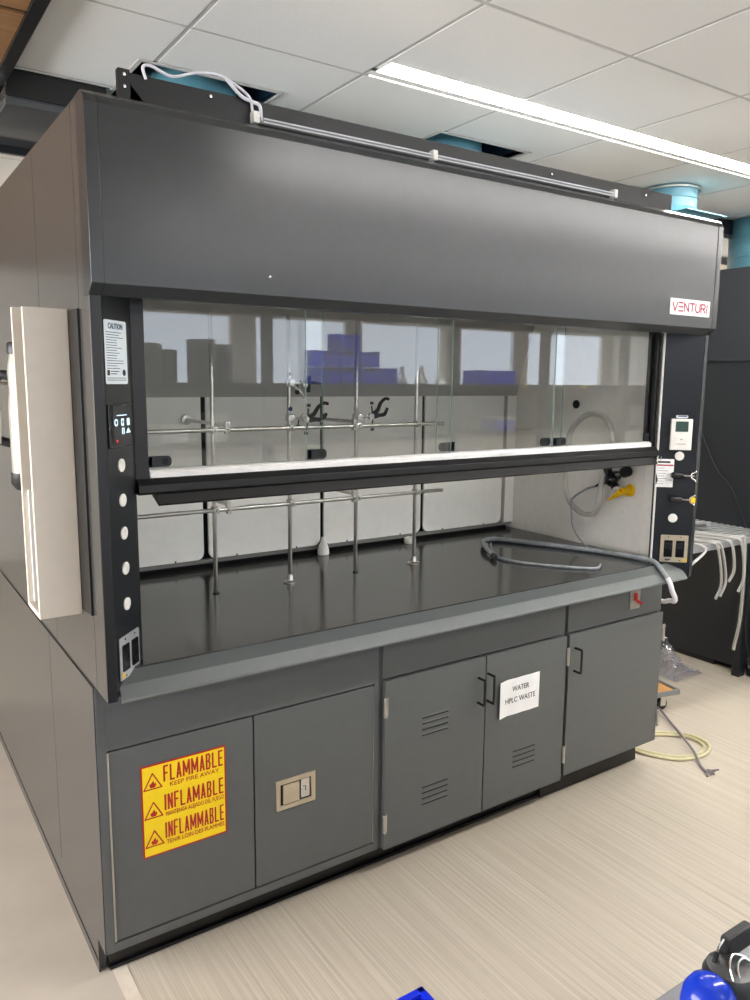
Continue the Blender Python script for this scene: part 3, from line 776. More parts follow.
# ------------------------------------------------------------------ lattice inside the hood
lat = thing('lab_lattice', 'steel rod lattice standing inside the fume hood', 'lattice', (1.0, .62, .971))
RY = .62
RODS = ((.549, 1.95, False), (.846, 1.95, True), (1.137, 1.95, False), (1.426, 1.95, True))
for x, zt, foot in RODS:
    r_ = MB().mat('steel').cyl((x, RY, .9675), (x, RY, zt), .0075, n=16, bev=.002).build('upright_rod', lat)
    if foot: MB().mat('steel').lathe([(.026, 0), (.026, .005), (.015, .009), (.012, .03), (.0085, .032)], (x, RY, .9675)).build('foot_flange', r_)
    else: MB().mat('gap').lathe([(.011, 0), (.011, .003), (.008, .003)], (x, RY, .9672)).build('socket', r_)
for z in (1.270, 1.549):
    MB().mat('steel').cyl((.122, RY-.0155, z), (1.56, RY-.0155, z), .0075, n=16, bev=.002).build('cross_rod', lat)
    for x in (.595, 1.118):
        s_ = MB().mat('steel').cyl((x, RY-.015, z+.0155), (x, BY+.0005, z+.0155), .0068, n=14)
        s_.cyl((x, BY+.0005, z+.0155), (x, BY-.012, z+.0155), .02, n=20, bev=.002)
        s_.build('wall_rod', lat)
        MB().mat('steel').box(x-.008, x+.008, RY-.026, RY-.006, z-.016, z+.03, .003).cyl((x, RY-.026, z), (x, RY-.038, z), .006, n=10).build('connector', lat)
    for x, zt, foot in RODS:
        MB().mat('steel').lathe([(.0085, -.013), (.0125, -.011), (.0125, .011), (.0085, .013)], (x, RY, z)).box(x-.011, x+.011, RY-.026, RY-.008, z-.011, z+.011, .003).cyl((x, RY-.026, z), (x, RY-.036, z), .005, n=10).build('connector', lat)

def clamp(x, y, z, ang, tilt, label, knob='rubber', jaw=1.0, style=0):
    """boss head on the rod, arm, two curved jaws with wing screws"""
    t = thing('lab_clamp', label, 'clamp', (x, y, z), 'clamps on the lattice')
    X = Matrix.Translation((x, y, z)) @ Matrix.Rotation(R(ang), 4, 'Z') @ Matrix.Rotation(R(tilt), 4, 'Y')
    b = MB().mat('steel').frame(X)
    b.box(-.013, .02, -.015, .012, -.014, .014, .004).cyl((0, -.012, 0), (0, -.034, 0), .0045, n=10).box(-.009, .009, -.038, -.034, -.012, .012, .002)
    b.build('boss_head', t)
    a = MB().mat('steel').frame(X).cyl((.015, 0, 0), (.06, 0, 0), .0052, n=12).box(.052, .074, -.009, .009, -.012, .012, .003)
    a.build('arm', t)
    if style == 0:
        j = MB().mat('rubber').frame(X)
        j.tube([(.068, 0, .006), (.088, -.006, .022), (.102, -.006, .05), (.122, -.006, .066), (.138, -.006, .064)], [.0085, .0075, .0065, .006], n=10)
        j.build('jaw', t)
        j = MB().mat('rubber').frame(X)
        j.tube([(.068, 0, -.004), (.095, .004, .002), (.118, .006, .004), (.132, .006, .018), (.136, .006, .03)], [.0085, .0075, .0065, .006], n=10)
        j.tube([(.1, -.01, .002), (.118, -.012, .006), (.124, -.012, .026)], .0055, n=8)
        j.build('jaw', t)
        for zz in (.045, -.045):
            MB().mat('canister').frame(X).cyl((.07, 0, 0), (.066, 0, zz*.9), .0035, n=8).box(.060, .074, -.003, .003, zz-.012*(1 if zz < 0 else 0), zz+.012*(1 if zz > 0 else 0), .002).build('wing_screw', t)
    else:
        j = MB().mat('rubber').frame(X).box(.045, .105, -.01, .01, .0, .012, .003).box(.07, .082, -.012, .012, -.03, .03, .003).tube([(.1, 0, .006), (.13, 0, .004)], .005, smooth=0)
        j.build('jaw', t)
        MB().mat('steel').frame(X).tube([(.02, 0, -.01), (.045, -.004, -.03), (.062, -.004, -.05)], .006).build('wing_screw', t)
    MB().mat(knob).frame(X).lathe([(.0, 0), (.009, .003), (.010, .012), (.006, .018), (0, .019)], (.035, 0, -.022), (0, 0, -1)).cyl((.035, 0, 0), (.035, 0, -.024), .003, n=8).build('knob', t)
    MB().mat(knob).frame(X).lathe([(.0, 0), (.008, .003), (.009, .012), (.005, .018), (0, .019)], (-.0, 0, .022), (0, 0, 1)).cyl((0, 0, .0), (0, 0, .024), .003, n=8).build('knob', t)
    return t
clamp(.846, RY-.0, 1.712, -8, 4, 'small black clamp fixed high on the second rod', style=1)
clamp(.846, RY-.002, 1.586, -20, 6, 'clamp with blue knobs on the second rod', 'navy')
clamp(1.137, RY-.0, 1.582, -10, -2, 'black two-pronged clamp with splayed jaws on the third rod', 'steel')

# white stoppers at the rear of the worktop
st = MB().mat('white').lathe([(.024, 0), (.026, .004), (.025, .02), (.020, .04), (.012, .058), (.009, .072), (.006, .078), (0, .079)], (1.19, .965, .9672))
tag(st.build('plug'), 'white bell-shaped plug standing at the rear edge of the worktop', 'plug')
st = MB().mat('white').lathe([(.026, 0), (.028, .003), (.028, .018), (.026, .026), (.018, .03), (0, .031)], (1.655, .955, .9672))
tag(st.build('cap'), 'short white round cap on the rear of the worktop', 'cap')

# ------------------------------------------------------------------ service fittings and hoses at the right of the chamber
WX = 2.352
vb = thing('gas_valve', 'black service valve with a knob on the right inner wall of the hood', 'valve', (WX, .38, 1.29))
b = MB().mat('blackgloss')
b.cyl((WX, .34, 1.31), (WX-.03, .34, 1.31), .022, n=20, bev=.002).ball((WX-.045, .337, 1.298), .03, (1, 1.05, 1.15))
b.cyl((WX-.045, .345, 1.295), (WX-.055, .385, 1.272), .0105).cyl((WX-.055, .385, 1.272), (WX-.055, .415, 1.258), .008, .0045)
b.cyl((WX-.045, .34, 1.30), (WX-.05, .308, 1.262), .016, .019)
b.cyl((WX-.045, .345, 1.305), (WX-.045, .365, 1.345), .017, .02)
b.build('body', vb)
part(MB().mat('white').cyl((WX-.05, .308, 1.262), (WX-.052, .300, 1.252), .0155, n=16, bev=.002).build('end_cap', vb), 'white cap')
part(MB().mat('tube').lathe([(.02, 0), (.025, .01), (.023, .02), (.012, .022)], (WX-.045, .365, 1.345)).build('collar', vb), 'clear collar')
MB().mat('steel').cyl((WX-.045, .32, 1.315), (WX-.048, .27, 1.333), .0065).build('stem', vb)
MB().mat('rubber').cyl((WX-.046, .275, 1.332), (WX-.056, .240, 1.345), .0235, n=24, bev=.005).build('knob', vb)
yn = thing('hose_nozzle', 'yellow conical hose nozzle on the right inner wall of the hood', 'nozzle', (WX, .27, 1.24))
MB().mat('yellow').cyl((WX, .262, 1.253), (WX-.014, .266, 1.253), .028, n=24, bev=.004).cyl((WX-.014, .266, 1.253), (WX-.045, .278, 1.250), .016, .018, n=20, bev=.002).build('collar', yn)
MB().mat('yellow').lathe([(.015, 0), (.013, .02), (.006, .07), (.003, .085)], (WX-.045, .278, 1.250), (-.1, .75, -.55)).build('nozzle_tip', yn)
hx = WX-.014
tl = MB().mat('tubepale').tube([(hx, .63, 1.42), (hx, .61, 1.50), (hx, .52, 1.575), (hx, .42, 1.565), (hx, .372, 1.49), (hx, .368, 1.38), (hx-.05, .372, 1.29), (hx-.05, .385, 1.19), (hx-.02, .44, 1.125), (hx, .53, 1.115), (hx, .605, 1.165), (hx, .635, 1.26)], .0125, n=14, closed=True)
tag(tl.build('clear_hose'), 'clear hose coiled in a tall loop on the right inner wall', 'hose')
tt = MB().mat('tubegrey').tube([(WX-.055, .414, 1.258), (WX-.06, .47, 1.235), (WX-.07, .54, 1.18), (WX-.06, .545, 1.125), (WX-.07, .52, 1.05), (WX-.08, .44, .985), (WX-.085, .38, .9735), (WX-.10, .33, .9735)], .0052)
tag(tt.build('thin_tube'), 'thin grey tube hanging from the black valve to the worktop', 'tube')
# grey hose across the worktop and over the sill
ht = thing('grey_hose', 'silver grey hose lying on the worktop and draped over the right end of the sill', 'hose', (2.1, .4, .972))
MB().mat('tubegrey').tube([(1.765, .50, .979), (1.80, .57, .987), (1.86, .67, .992), (1.94, .755, .986), (2.03, .76, .981), (2.12, .60, .979), (2.18, .47, .979), (2.242, .32, .979), (2.278, .15, .979), (2.277, .07, .978), (2.262, .02, .955), (2.262, -.01, .928)], .0105, n=14).build('hose', ht)
MB().mat('rubber').cyl((1.758, .488, .981), (1.772, .512, .980), .0135, n=16, bev=.002).cyl((1.748, .472, .981), (1.758, .488, .981), .009, n=14).build('end_fitting', ht)
MB().mat('chrome').ball((1.875, .668, .985), .011).build('clip', ht)
hc = MB().mat('tubewhite').tube([(2.262, -.0105, .928), (2.276, -.016, .90), (2.29, -.018, .868), (2.32, -.012, .835), (2.38, .03, .80), (2.45, .10, .775), (2.475, .15, .755), (2.50, .22, .75)], .0105, n=12)
hc.build('hose_end', ht)
MB().mat('tubegrey').tube([(1.95, .72, .974), (1.88, .64, .974), (1.79, .50, .974), (1.80, .38, .974), (1.90, .22, .974), (1.985, .135, .974), (2.06, .17, .974)], .0055).build('thin_strand', ht)
MB().mat('tubegrey').tube([(1.97, .78, .976), (2.06, .78, .976), (2.15, .61, .976), (2.215, .45, .976), (2.275, .27, .976), (2.305, .17, .976)], .0085).build('upper_strand', ht)

# ------------------------------------------------------------------ hung on the left side of the hood
hb = thing('file_holder', 'off-white double-panel holder mounted on the left side of the hood', 'holder', (-.06, .27, 1.094))
MB().mat('offwhite').box(-.113, -.006, .196, .212, 1.094, 1.896, .002).build('front_panel', hb)
MB().mat('offwhite').box(-.113, -.006, .345, .36, 1.094, 1.905, .002).build('back_panel', hb)
MB().mat('offwhite').box(-.113, -.006, .212, .345, 1.094, 1.108, .001).build('bottom_panel', hb)
MB().mat('black').box(-.006, -.0002, .10, .36, 1.112, 1.89, .001).build('mounting_plate', hb)  # thin black sheet in the dark gap between holder and side panel
tag(MB().mat('paper').box(-.1, -.02, .335, .3445, 1.1085, 1.42, .001).build('folder'), 'pale folder filed inside the off-white holder', 'folder')
st = MB().mat('rubber').cyl((-.09, .27, 1.109), (-.085, .33, 1.36), .006, n=12).lathe([(.006, 0), (.012, .02), (.012, .05), (.005, .06)], (-.0912, .256, 1.1085), (.02, .24, 1))
tag(st.build('brush'), 'dark slim brush standing in the off-white holder', 'brush')
bt = thing('squeeze_bottle', 'translucent bottle with black cap hung behind the off-white holder', 'bottle', (-.085, .42, 1.44))
MB().mat('bottle').lathe([(.03, 0), (.038, .01), (.038, .2), (.034, .24), (.036, .3), (.03, .33), (.028, .345)], (-.085, .42, 1.44)).build('body', bt)
MB().mat('black').lathe([(.032, 0), (.033, .004), (.033, .028), (.03, .032), (0, .032)], (-.085, .42, 1.785)).build('cap', bt)
MB().mat('black').lathe([(.0, -.03), (.03, -.028), (.042, -.01), (.042, .02), (.0395, .02), (.0395, -.004), (0, -.006)], (-.085, .42, 1.44)).box(-.046, -.0002, .405, .435, 1.425, 1.455, .001).build('holder_cup', bt)
gg = thing('safety_visor', 'black strap visor with white cloth hanging on the hood side', 'visor', (-.06, .62, 1.55))
MB().mat('rubber').tube([(-.03, .56, 1.62), (-.07, .55, 1.70), (-.11, .56, 1.73), (-.138, .6, 1.70), (-.145, .66, 1.62), (-.12, .7, 1.54), (-.05, .68, 1.52), (-.03, .62, 1.56)], .014, n=10, closed=True).build('strap', gg)
MB().mat('cloth').poly([(-.15, .54, 1.69), (-.125, .54, 1.67), (-.122, .54, 1.6), (-.128, .54, 1.53), (-.15, .54, 1.55)], (0, .02, 0), .004).build('cloth', gg)
MB().mat('steel').cyl((-.0002, .6, 1.70), (-.13, .6, 1.705), .004, n=10).build('hook', gg)

# ------------------------------------------------------------------ cable on the top channel
cb = thing('clear_cable', 'clear cable run along the black channel on top of the hood', 'cable', (1.0, .04, 2.37))
MB().mat('tubewhite').tube([(.165, .042, 2.43), (.158, .04, 2.455), (.178, .04, 2.462), (.23, .04, 2.449), (.29, .04, 2.47), (.35, .04, 2.478), (.40, .04, 2.462), (.435, .04, 2.44), (.442, .04, 2.41), (.45, .04, 2.388)], .0036).build('flying_lead', cb)
MB().mat('tubewhite').tube([(.37, .038, 2.472), (.41, .038, 2.44), (.44, .038, 2.432), (.462, .038, 2.425), (.466, .038, 2.39)], .0045).build('flying_lead', cb)
MB().mat('tube').box(.452, 1.87, .034, .046, 2.383, 2.399, .003).build('clear_conduit', cb)
MB().mat('tubewhite').cyl((.47, .031, 2.3945), (1.87, .031, 2.3955), .002, n=8).cyl((.47, .031, 2.386), (1.87, .031, 2.386), .0018, n=8).build('core', cb)
for x in (.447, 1.035, 1.86): MB().mat('white').box(x-.009, x+.009, .024, .0495, 2.379, 2.408, .003).build('clip', cb)

# ------------------------------------------------------------------ ducts
def duct(x, y, r, z0, z1, label):
    t = thing('exhaust_duct', label, 'duct', (x, y, z0), 'blue exhaust ducts')
    b = MB().mat('duct').cyl((x, y, z0), (x, y, z1), r, n=48)
    for z in (z0+.12, z0+.24, z0+.36):
        if z < z1-.02: b.lathe([(r, -.004), (r+.004, -.002), (r+.004, .002), (r, .004)], (x, y, z), n=48)
    b.build('pipe', t)
    return t
d = duct(.65, 1.0, .165, 2.36, 2.985, 'blue duct rising into the ceiling opening nearest the wood soffit')
MB().mat('duct').lathe([(.19, 0), (.19, .006), (.166, .008)], (.65, 1.0, 2.36), n=48).build('flange', d)
d = duct(1.845, 1.0, .17, 2.36, 2.985, 'blue duct in the middle ceiling opening under the light strip')
MB().mat('duct').lathe([(.19, 0), (.19, .006), (.171, .008)], (1.845, 1.0, 2.36), n=48).build('flange', d)
d = duct(3.23, .80, .135, 2.56, CZ+.001, 'short blue duct hanging from the ceiling past the right end of the hood')
d.name = 'hanging_duct'
MB().mat('steel').lathe([(.15, 0), (.15, .008), (.136, .01)], (3.23, .80, CZ-.02), n=48).build('flange', d)
MB().mat('duct').lathe([(.136, .04), (.155, .01), (.165, .0), (.165, -.008), (.13, -.008)], (3.23, .80, 2.592), n=40).box(3.10, 3.44, .60, .98, 2.592, 2.598, .001).build('damper_plate', d)
d = duct(4.40, .95, .2, 2.388, CZ-.005, 'wide blue duct standing on the dark hood at the right edge')

# ------------------------------------------------------------------ neighbouring dark hood, shelf and things on the floor
nh = thing('dark_hood', 'tall dark grey hood casing standing beyond the right end of the fume hood', 'fume hood', (4.3, .8, 0))
NX = 3.84
MB().mat('neigh').box(NX, NX+.03, -.05, 1.7, 1.862, 2.385, .002).build('upper_panel', nh)  # reflection on the upper panel is put into this lighter enamel
MB().mat('neighdark').box(NX+.004, NX+.03, -.05, 1.7, .03, 1.86, .001).build('side_panel', nh)
MB().mat('neigh').box(NX-.006, NX+.004, -.05, 1.7, 1.852, 1.866, .001).build('seam_trim', nh)
MB().mat('neigh').box(NX+.03, 5.6, .0, 1.7, .04, 2.385, .002).build('casing', nh)
MB().mat('neighdark').box(NX-.006, NX+.004, -.05, .50, .0, .11, .002).build('skirting', nh)
MB().mat('black').box(NX-.0, NX+.03, .72, 1.7, .0, .03, .001).build('toe_gap', nh)
sh = thing('grated_shelf', 'grey grated shelf between the two hoods', 'shelf', (3.15, .7, .86))
b = MB().mat('grate')
b.box(2.46, NX-.002, .41, .424, .852, .886, .001).box(2.46, NX-.002, 1.0, 1.014, .852, .886, .001)
for k in range(14): b.box(2.46, NX-.002, .432+.041*k, .456+.041*k, .874, .886, .001)
for k in range(7): b.box(2.5+.21*k, 2.515+.21*k, .424, 1.0, .856, .874, 0)
b.build('grating', sh)
MB().mat('neighdark').box(NX-.075, NX-.007, .512, .56, .0, .852, .002).build('leg', sh)
MB().mat('neighdark').box(2.47, 2.5, .95, .99, .0, .852, .002).build('leg', sh)
def droop(x, y0, x2, z2, r, label, m='tube'):
    b = MB().mat(m).tube([(x-.10, y0, .893+r*.1), (x-.02, .6, .8935), (x+.01, .48, .8945), (x+.03, .415, .894), (x+.05, .385, .865), (x2+.03, .37, .35*.86+.65*z2), (x2, .378, z2)], r, n=10)
    tag(b.build('loose_tube'), label, 'tube', 'clear tubes drooping off the grated shelf')
for x, y0, x2, z2, r, lab in ((3.20, .90, 3.25, .59, .0075, 'leftmost of the long clear tubes drooping over the grated shelf edge'),
        (3.235, .86, 3.29, .60, .0075, 'clear tube drooping just right of the leftmost long tube on the grated shelf'),
        (3.33, .80, 3.36, .67, .0085, 'shorter curved clear tube in the middle of the grated shelf front'),
        (3.42, .84, 3.46, .60, .0085, 'clear tube drooping at the right end, cut short above the long one'),
        (3.45, .76, 3.46, .27, .0095, 'longest clear tube, hanging from the shelf nearly to the floor by the post'),
        (3.09, .82, 2.99, .80, .0085, 'short clear tube curling off the shelf beside the black switch post')):
    droop(x, y0, x2, z2, r, lab)
b = MB().mat('grate').cyl((3.56, .74, .905), (3.52, .62, .93), .017, n=16, bev=.003)
tag(b.build('tube_stub'), 'short grey tube end lying across the grated shelf', 'tube')
for k, (x, y, l) in enumerate(((2.95, .7, .3), (3.1, .62, .35), (3.3, .8, .32), (3.02, .52, .3))):
    b = MB().mat('tube').tube([(x-l/2, y, .894), (x-l*.1, y+.03, .896), (x+l*.2, y-.02, .896), (x+l/2, y+.03, .894)], .008)
    tag(b.build('loose_tube'), 'clear tube lying along the top of the grated shelf', 'tube', 'clear tubes lying on the grated shelf')
wc = thing('power_cord', 'thin black power cord hanging down the dark hood with its plug near the floor', 'cord', (3.83, .6, .05))
MB().mat('rubber').tube([(NX-.004, 1.03, 1.62), (NX-.004, .93, 1.45), (NX-.004, .80, 1.215), (NX-.004, .70, 1.12), (NX-.004, .64, 1.01), (NX-.004, .585, .90), (NX-.09, .475, .80), (NX-.09, .485, .55), (NX-.09, .48, .3), (NX-.09, .45, .14)], .0042, n=8).build('lead', wc)
MB().mat('rubber').cyl((NX-.09, .45, .14), (NX-.09, .44, .105), .012, .014, n=12, bev=.002).build('plug', wc)
for dy in (-.006, .006): MB().mat('chrome').box(NX-.092, NX-.088, .438+dy-.002, .438+dy+.002, .083, .106, 0).build('prong', wc)
# bubble wrap heap
bw = bmesh.new(); n = 26
def bz(u, v): return max(.004, .19*math.exp(-((u-.45)/.28)**2-((v-.5)/.33)**2)*(1+.25*math.sin(9*u+3*v)*math.cos(7*v)))
V = [[bw.verts.new((3.38+.27*i/n, .66+.44*j/n, bz(i/n, j/n)+.006*(math.sin(i*2.1)*math.sin(j*2.1)))) for j in range(n+1)] for i in range(n+1)]
for i in range(n):
    for j in range(n): bw.faces.new((V[i][j], V[i+1][j], V[i+1][j+1], V[i][j+1]))
bmesh.ops.solidify(bw, geom=bw.faces[:], thickness=.003)
mb = MB().mat('bubble'); mb.absorb(bw)
for i in range(2, n, 2):
    for j in range(2, n, 2):
        u, v = (i+.5*((j//2) % 2))/n, j/n
        if u < 1: mb.ball((3.38+.27*u, .66+.44*v, bz(u, v)+.006), .009, (1, 1, .7), 8)
tag(mb.build('bubble_wrap'), 'crumpled heap of clear bubble wrap on the floor by the dark hood', 'bubble wrap')
# wheeled dolly
dl = thing('wheeled_dolly', 'low plywood dolly with grey rim and black castor beside the cabinets', 'dolly', (2.86, .6, 0))
Xd = Matrix.Translation((2.86, .60, 0)) @ Matrix.Rotation(R(-12), 4, 'Z')
b = MB().mat('grate').frame(Xd)
b.box(-.24, .24, -.13, -.115, .085, .112, .003).box(-.24, .24, .115, .13, .085, .112, .003).box(-.24, -.225, -.115, .115, .085, .112, .003).box(.225, .24, -.115, .115, .085, .112, .003)
part(b.build('rim', dl), 'grey rim')
part(MB().mat('plywood').frame(Xd).box(-.225, .225, -.115, .115, .087, .1, .001).build('deck', dl), 'plywood deck')
for x in (-.17, .15):
    for y in (-.09, .09):
        c = MB().mat('steel').frame(Xd).box(x-.02, x+.02, y-.02, y+.02, .078, .0865, .002).box(x-.017, x+.017, y-.017, y-.013, .025, .078, .001).box(x-.017, x+.017, y+.013, y+.017, .025, .078, .001).build('castor', dl)
        MB().mat('rubber').frame(Xd).cyl((x, y-.012, .032), (x, y+.012, .032), .0315, n=24, bev=.004).mat('chrome').frame(Xd).cyl((x, y-.0165, .032), (x, y+.0165, .032), .008, n=12).build('wheel', c)
# cream hose coil and grey cord on the vinyl
ring = []
cx, cy = 2.60, .185
for k in range(16):
    a = 2*math.pi*k/16; ring.append((2.615+.215*math.cos(a)*.95, .168+.125*math.sin(a), .0085+.006*(k % 2)))
fh = MB().mat('tubecream').tube([(2.46, .40, .008), (2.56, .34, .008), (2.70, .285, .008), (2.80, .19, .008), (2.79, .10, .008), (2.70, .055, .008), (2.59, .085, .008), (2.52, .17, .008), (2.47, .28, .008)], .0075, n=12)
fh.tube([(2.46, .43, .008), (2.57, .365, .008), (2.715, .305, .009), (2.825, .195, .010), (2.815, .085, .010), (2.70, .035, .009), (2.575, .065, .008), (2.50, .15, .008), (2.455, .26, .008)], .0075, n=12)
tag(fh.build('hose_coil'), 'cream hose looped on the vinyl floor by the right cabinet', 'hose')
gc = thing('network_cable', 'grey cable trailing across the cream hose to a frayed end', 'cord', (2.7, .2, 0))
MB().mat('cordgrey').tube([(2.93, .48, .035), (2.915, .42, .026), (2.87, .34, .014), (2.79, .235, .022), (2.72, .14, .024), (2.66, .06, .022), (2.60, -.01, .008), (2.565, -.06, .008)], .006).build('lead', gc)
b = MB().mat('cordgrey')
for k in range(6): b.tube([(2.57, -.055, .009), (2.555+.006*k, -.075-.004*(k % 3), .012+.006*(k % 2)), (2.535+.014*k, -.09-.008*(k % 2), .006+.008*(k % 3))], .004)
b.build('frayed_end', gc)

# ------------------------------------------------------------------ bench in the foreground and shelving along its middle
BX0, BX1, BY0, BY1 = .16, 6.2, -2.86, -1.372
bn = thing('lab_bench', 'grey lab bench in the right foreground', 'bench', (3.2, -2.1, 0))
MB().mat('bench').box(BX0, BX1, BY0, BY1, .89, .92, .003).build('bench_top', bn)
MB().mat('benchbody').box(BX0+.4, BX1-.05, BY0+.06, BY1-.25, .1, .889, .002).build('carcass', bn)
MB().mat('black').box(BX0+.42, BX1-.06, BY0+.1, BY1-.3, 0, .1, 0).build('plinth', bn)
rs = thing('reagent_shelving', 'two-tier dark reagent shelving standing along the middle of the bench', 'shelving', (3.2, -2.1, .92))
for z in (1.36, 1.70):
    MB().mat('shelf').box(.8, 6.0, -2.28, -1.95, z-.03, z, .002).build('shelf_board', rs)
MB().mat('backboard').box(.8, 6.0, -2.29, -2.281, 1.36, 1.67, 0).build('back_board', rs)
for x in (.8, 1.62, 3.08, 4.0, 4.9, 5.96):
    MB().mat('shelf').box(x, x+.05, -2.15, -2.08, .921, 2.12, .002).build('upright', rs)
def bin_(x, y, z, w_, d_, h_, m, label, group):
    t = 0.004
    b = MB().mat(m)
    b.box(x-w_/2, x+w_/2, y-d_/2, y+d_/2, z, z+t, 0).box(x-w_/2, x-w_/2+t, y-d_/2, y+d_/2, z+t, z+h_, .001).box(x+w_/2-t, x+w_/2, y-d_/2, y+d_/2, z+t, z+h_, .001)
    b.box(x-w_/2+t, x+w_/2-t, y-d_/2, y-d_/2+t, z+t, z+h_, .001).box(x-w_/2+t, x+w_/2-t, y+d_/2-t, y+d_/2, z+t, z+h_*.75, .001)
    return tag(b.build('storage_bin'), label, 'bin', group)
k = 0
for x, n in ((1.98, 2), (2.13, 3), (2.28, 2), (2.42, 1)):
    for j in range(n):
        bin_(x, -2.05, 1.7012+.103*j, .135, .17, .10, 'bluebox', 'small blue open bin stacked on the upper shelf, seen mirrored in the sash', 'blue bins on the upper shelf')
b = MB().mat('bluebox').box(3.26, 3.6, -1.93, -1.80, 1.3605, 1.36+.0005, 0)
b = MB().mat('bluebox').box(3.27, 3.61, -2.2, -2.0, 1.7012, 1.80, .004)
tag(b.build('carton'), 'flat blue carton on the upper shelf, mirrored in the sash', 'box')
for x, y, hh, rr in ((.90, -2.05, .20, .07), (1.02, -2.12, .17, .06), (1.20, -2.05, .23, .08), (1.36, -2.1, .21, .06)):
    if abs(x-1.36) < .01: rr = .05
    t = thing('canister', 'dark canister with pale lid on the upper shelf, mirrored in the sash', 'canister', (x, y, 1.7012), 'dark canisters on the upper shelf')
    MB().mat('canister').lathe([(rr, 0), (rr, hh-.02), (rr*.96, hh-.012)], (x, y, 1.7012)).build('body', t)
    MB().mat('grate').lathe([(rr*1.03, 0), (rr*1.03, .02), (rr*.9, .024), (0, .024)], (x, y, 1.7012+hh-.012)).build('lid', t)
for x, y, hh in ((2.62, -2.1, .11), (2.7, -2.0, .10), (2.79, -2.1, .12), (2.9, -2.02, .10), (2.97, -2.12, .12)):
    b = MB().mat('labglass').lathe([(.038, 0), (.042, .006), (.013, hh*.72), (.013, hh), (.016, hh+.004)], (x, y, 1.7012))
    tag(b.build('flask'), 'conical glass flask on the upper shelf, mirrored in the sash', 'flask', 'flasks on the upper shelf')
for x, w_, h_ in ((1.02, .16, .10), (1.28, .12, .16), (3.55, .18, .10), (5.2, .1, .16)):
    b = MB().mat('paper' if x < 3 or x > 5 else 'bluebox').box(x-w_/2, x+w_/2, -2.2, -2.02, 1.3612, 1.3612+h_, .004).mat('offwhite').box(x-w_/2-.003, x+w_/2+.003, -2.203, -2.017, 1.3612+h_*.8, 1.3612+h_+.003, .003)
    tag(b.build('carton'), 'lidded carton on the lower shelf of the bench shelving', 'box', 'cartons on the lower shelf')
for x in (3.62, 4.22):
    tag(MB().mat('label_yellow').box(x, x+.06, -1.9495, -1.948, 1.675, 1.698, 0).build('shelf_tag'), 'yellow tag on the front edge of the upper shelf', 'tag', 'yellow shelf tags')

# blue device on the near corner of the bench
dv = thing('bench_device', 'blue domed device with black body and metal latch on the near bench', 'device', (.405, -1.43, .92))
XD = Matrix.Translation((.372, -1.425, .92)) @ Matrix.Diagonal((.58, .58, .75, 1))
b = MB().mat('blueshell').frame(XD)
b.lathe([(.052, 0), (.06, .006), (.0605, .02), (.055, .042), (.042, .058), (.022, .067), (0, .07)], (0, 0, .0), n=40)
part(b.build('shell', dv), 'glossy blue dome')
b = MB().mat('canister').frame(XD).lathe([(.05, 0), (.058, .006), (.058, .05), (.05, .064), (.02, .07), (0, .07)], (.075, .0, 0), n=36)
b.build('body', dv)
MB().mat('chrome').frame(XD).tube([(.04, -.03, .062), (.055, -.01, .078), (.085, .0, .083), (.12, -.01, .07)], .003).tube([(.05, -.045, .055), (.07, -.02, .074), (.1, -.015, .078), (.13, -.03, .06)], .003).build('bail_wire', dv)
MB().mat('rubber').frame(XD).box(.045, .08, .012, .034, .05, .06, .002).tube([(.052, .024, .058), (.055, .026, .068), (.066, .028, .078)], .0055).build('latch', dv)
MB().mat('chrome').frame(XD).tube([(.066, .028, .078), (.076, .03, .086), (.095, .032, .092)], .0032).build('latch_arm', dv)
MB().mat('rubber').frame(XD).box(.1, .2, .02, .045, .052, .095, .006).build('grip', dv)
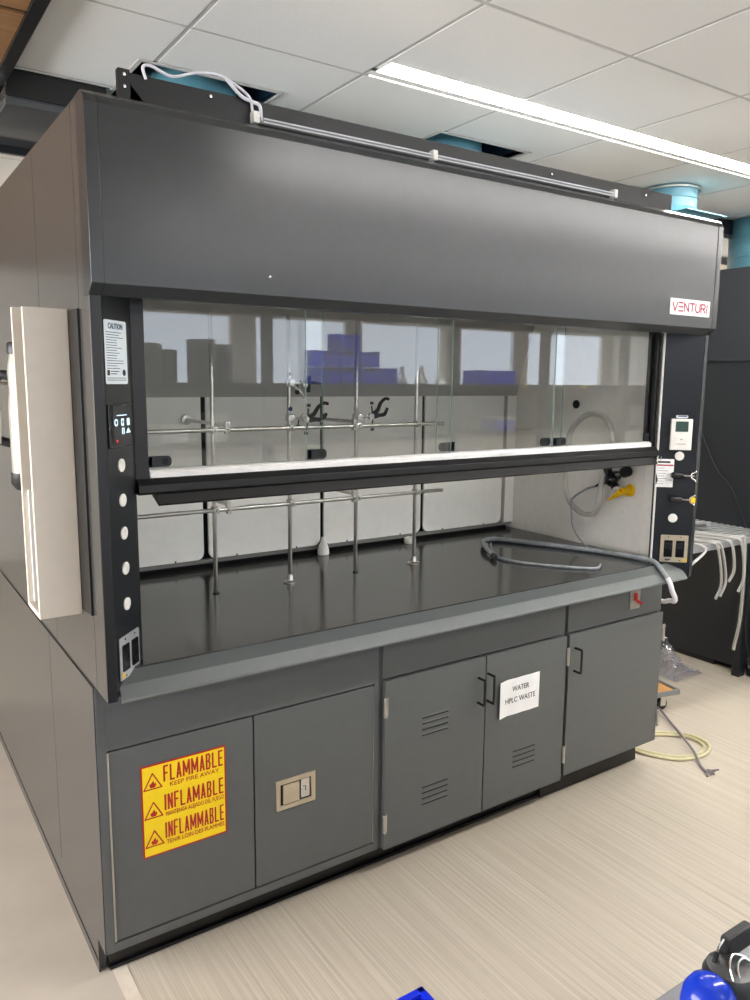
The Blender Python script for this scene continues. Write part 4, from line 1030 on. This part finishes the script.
# blue bin on the floor
t = thing('open_bin', 'bright blue open plastic bin at the bottom edge of the photo', 'bin', (.352, -.853, 0))
b = MB().mat('bluebin'); bx0, bx1, by0, by1, bh = .22, .484, -1.02, -.686, .36
b.box(bx0, bx1, by0, by1, 0, .006, .001)
for a in ((bx0, bx0+.009, by0, by1), (bx1-.009, bx1, by0, by1), (bx0, bx1, by0, by0+.009), (bx0, bx1, by1-.009, by1)): b.box(*a, .004, bh, .002)
b.build('body', t)
b = MB().mat('bluebin')
for a in ((bx0-.008, bx0+.010, by0-.008, by1+.008), (bx1-.010, bx1+.008, by0-.008, by1+.008), (bx0-.008, bx1+.008, by0-.008, by0+.01), (bx0-.008, bx1+.008, by1-.01, by1+.008)): b.box(*a, bh-.004, bh+.006, .003)
b.build('rim', t)

# ------------------------------------------------------------------ camera, world, exposure
cam = bpy.data.cameras.new('camera'); co = bpy.data.objects.new('camera', cam); COL.objects.link(co)
fpx, C_, yaw, pitch, roll = 776.24, Vector((-.486, -1.918, 1.723)), -.594, -.153, .009
fwd = Vector((-math.sin(yaw)*math.cos(pitch), math.cos(yaw)*math.cos(pitch), math.sin(pitch)))
rt = Vector((math.cos(yaw), math.sin(yaw), 0)); up = rt.cross(fwd)
r2 = math.cos(roll)*rt+math.sin(roll)*up; u2 = -math.sin(roll)*rt+math.cos(roll)*up
mw = Matrix.Identity(4)
for i in range(3): mw[i][0], mw[i][1], mw[i][2], mw[i][3] = r2[i], u2[i], -fwd[i], C_[i]
co.matrix_world = mw
cam.sensor_fit = 'HORIZONTAL'; cam.sensor_width = 36; cam.lens = 36*fpx/750; cam.clip_start = .02
S.camera = co
w = bpy.data.worlds.new('world'); S.world = w; w.use_nodes = True
bg = w.node_tree.nodes['Background']; bg.inputs[0].default_value = (.9, .95, 1, 1); bg.inputs[1].default_value = .3
for o in bpy.data.objects:
    if '_w' in o: del o['_w']
S.view_settings.view_transform = 'Standard'; S.view_settings.look = 'None'; S.view_settings.gamma = 1
S.view_settings.use_curve_mapping = False; S.view_settings.exposure = 1.38
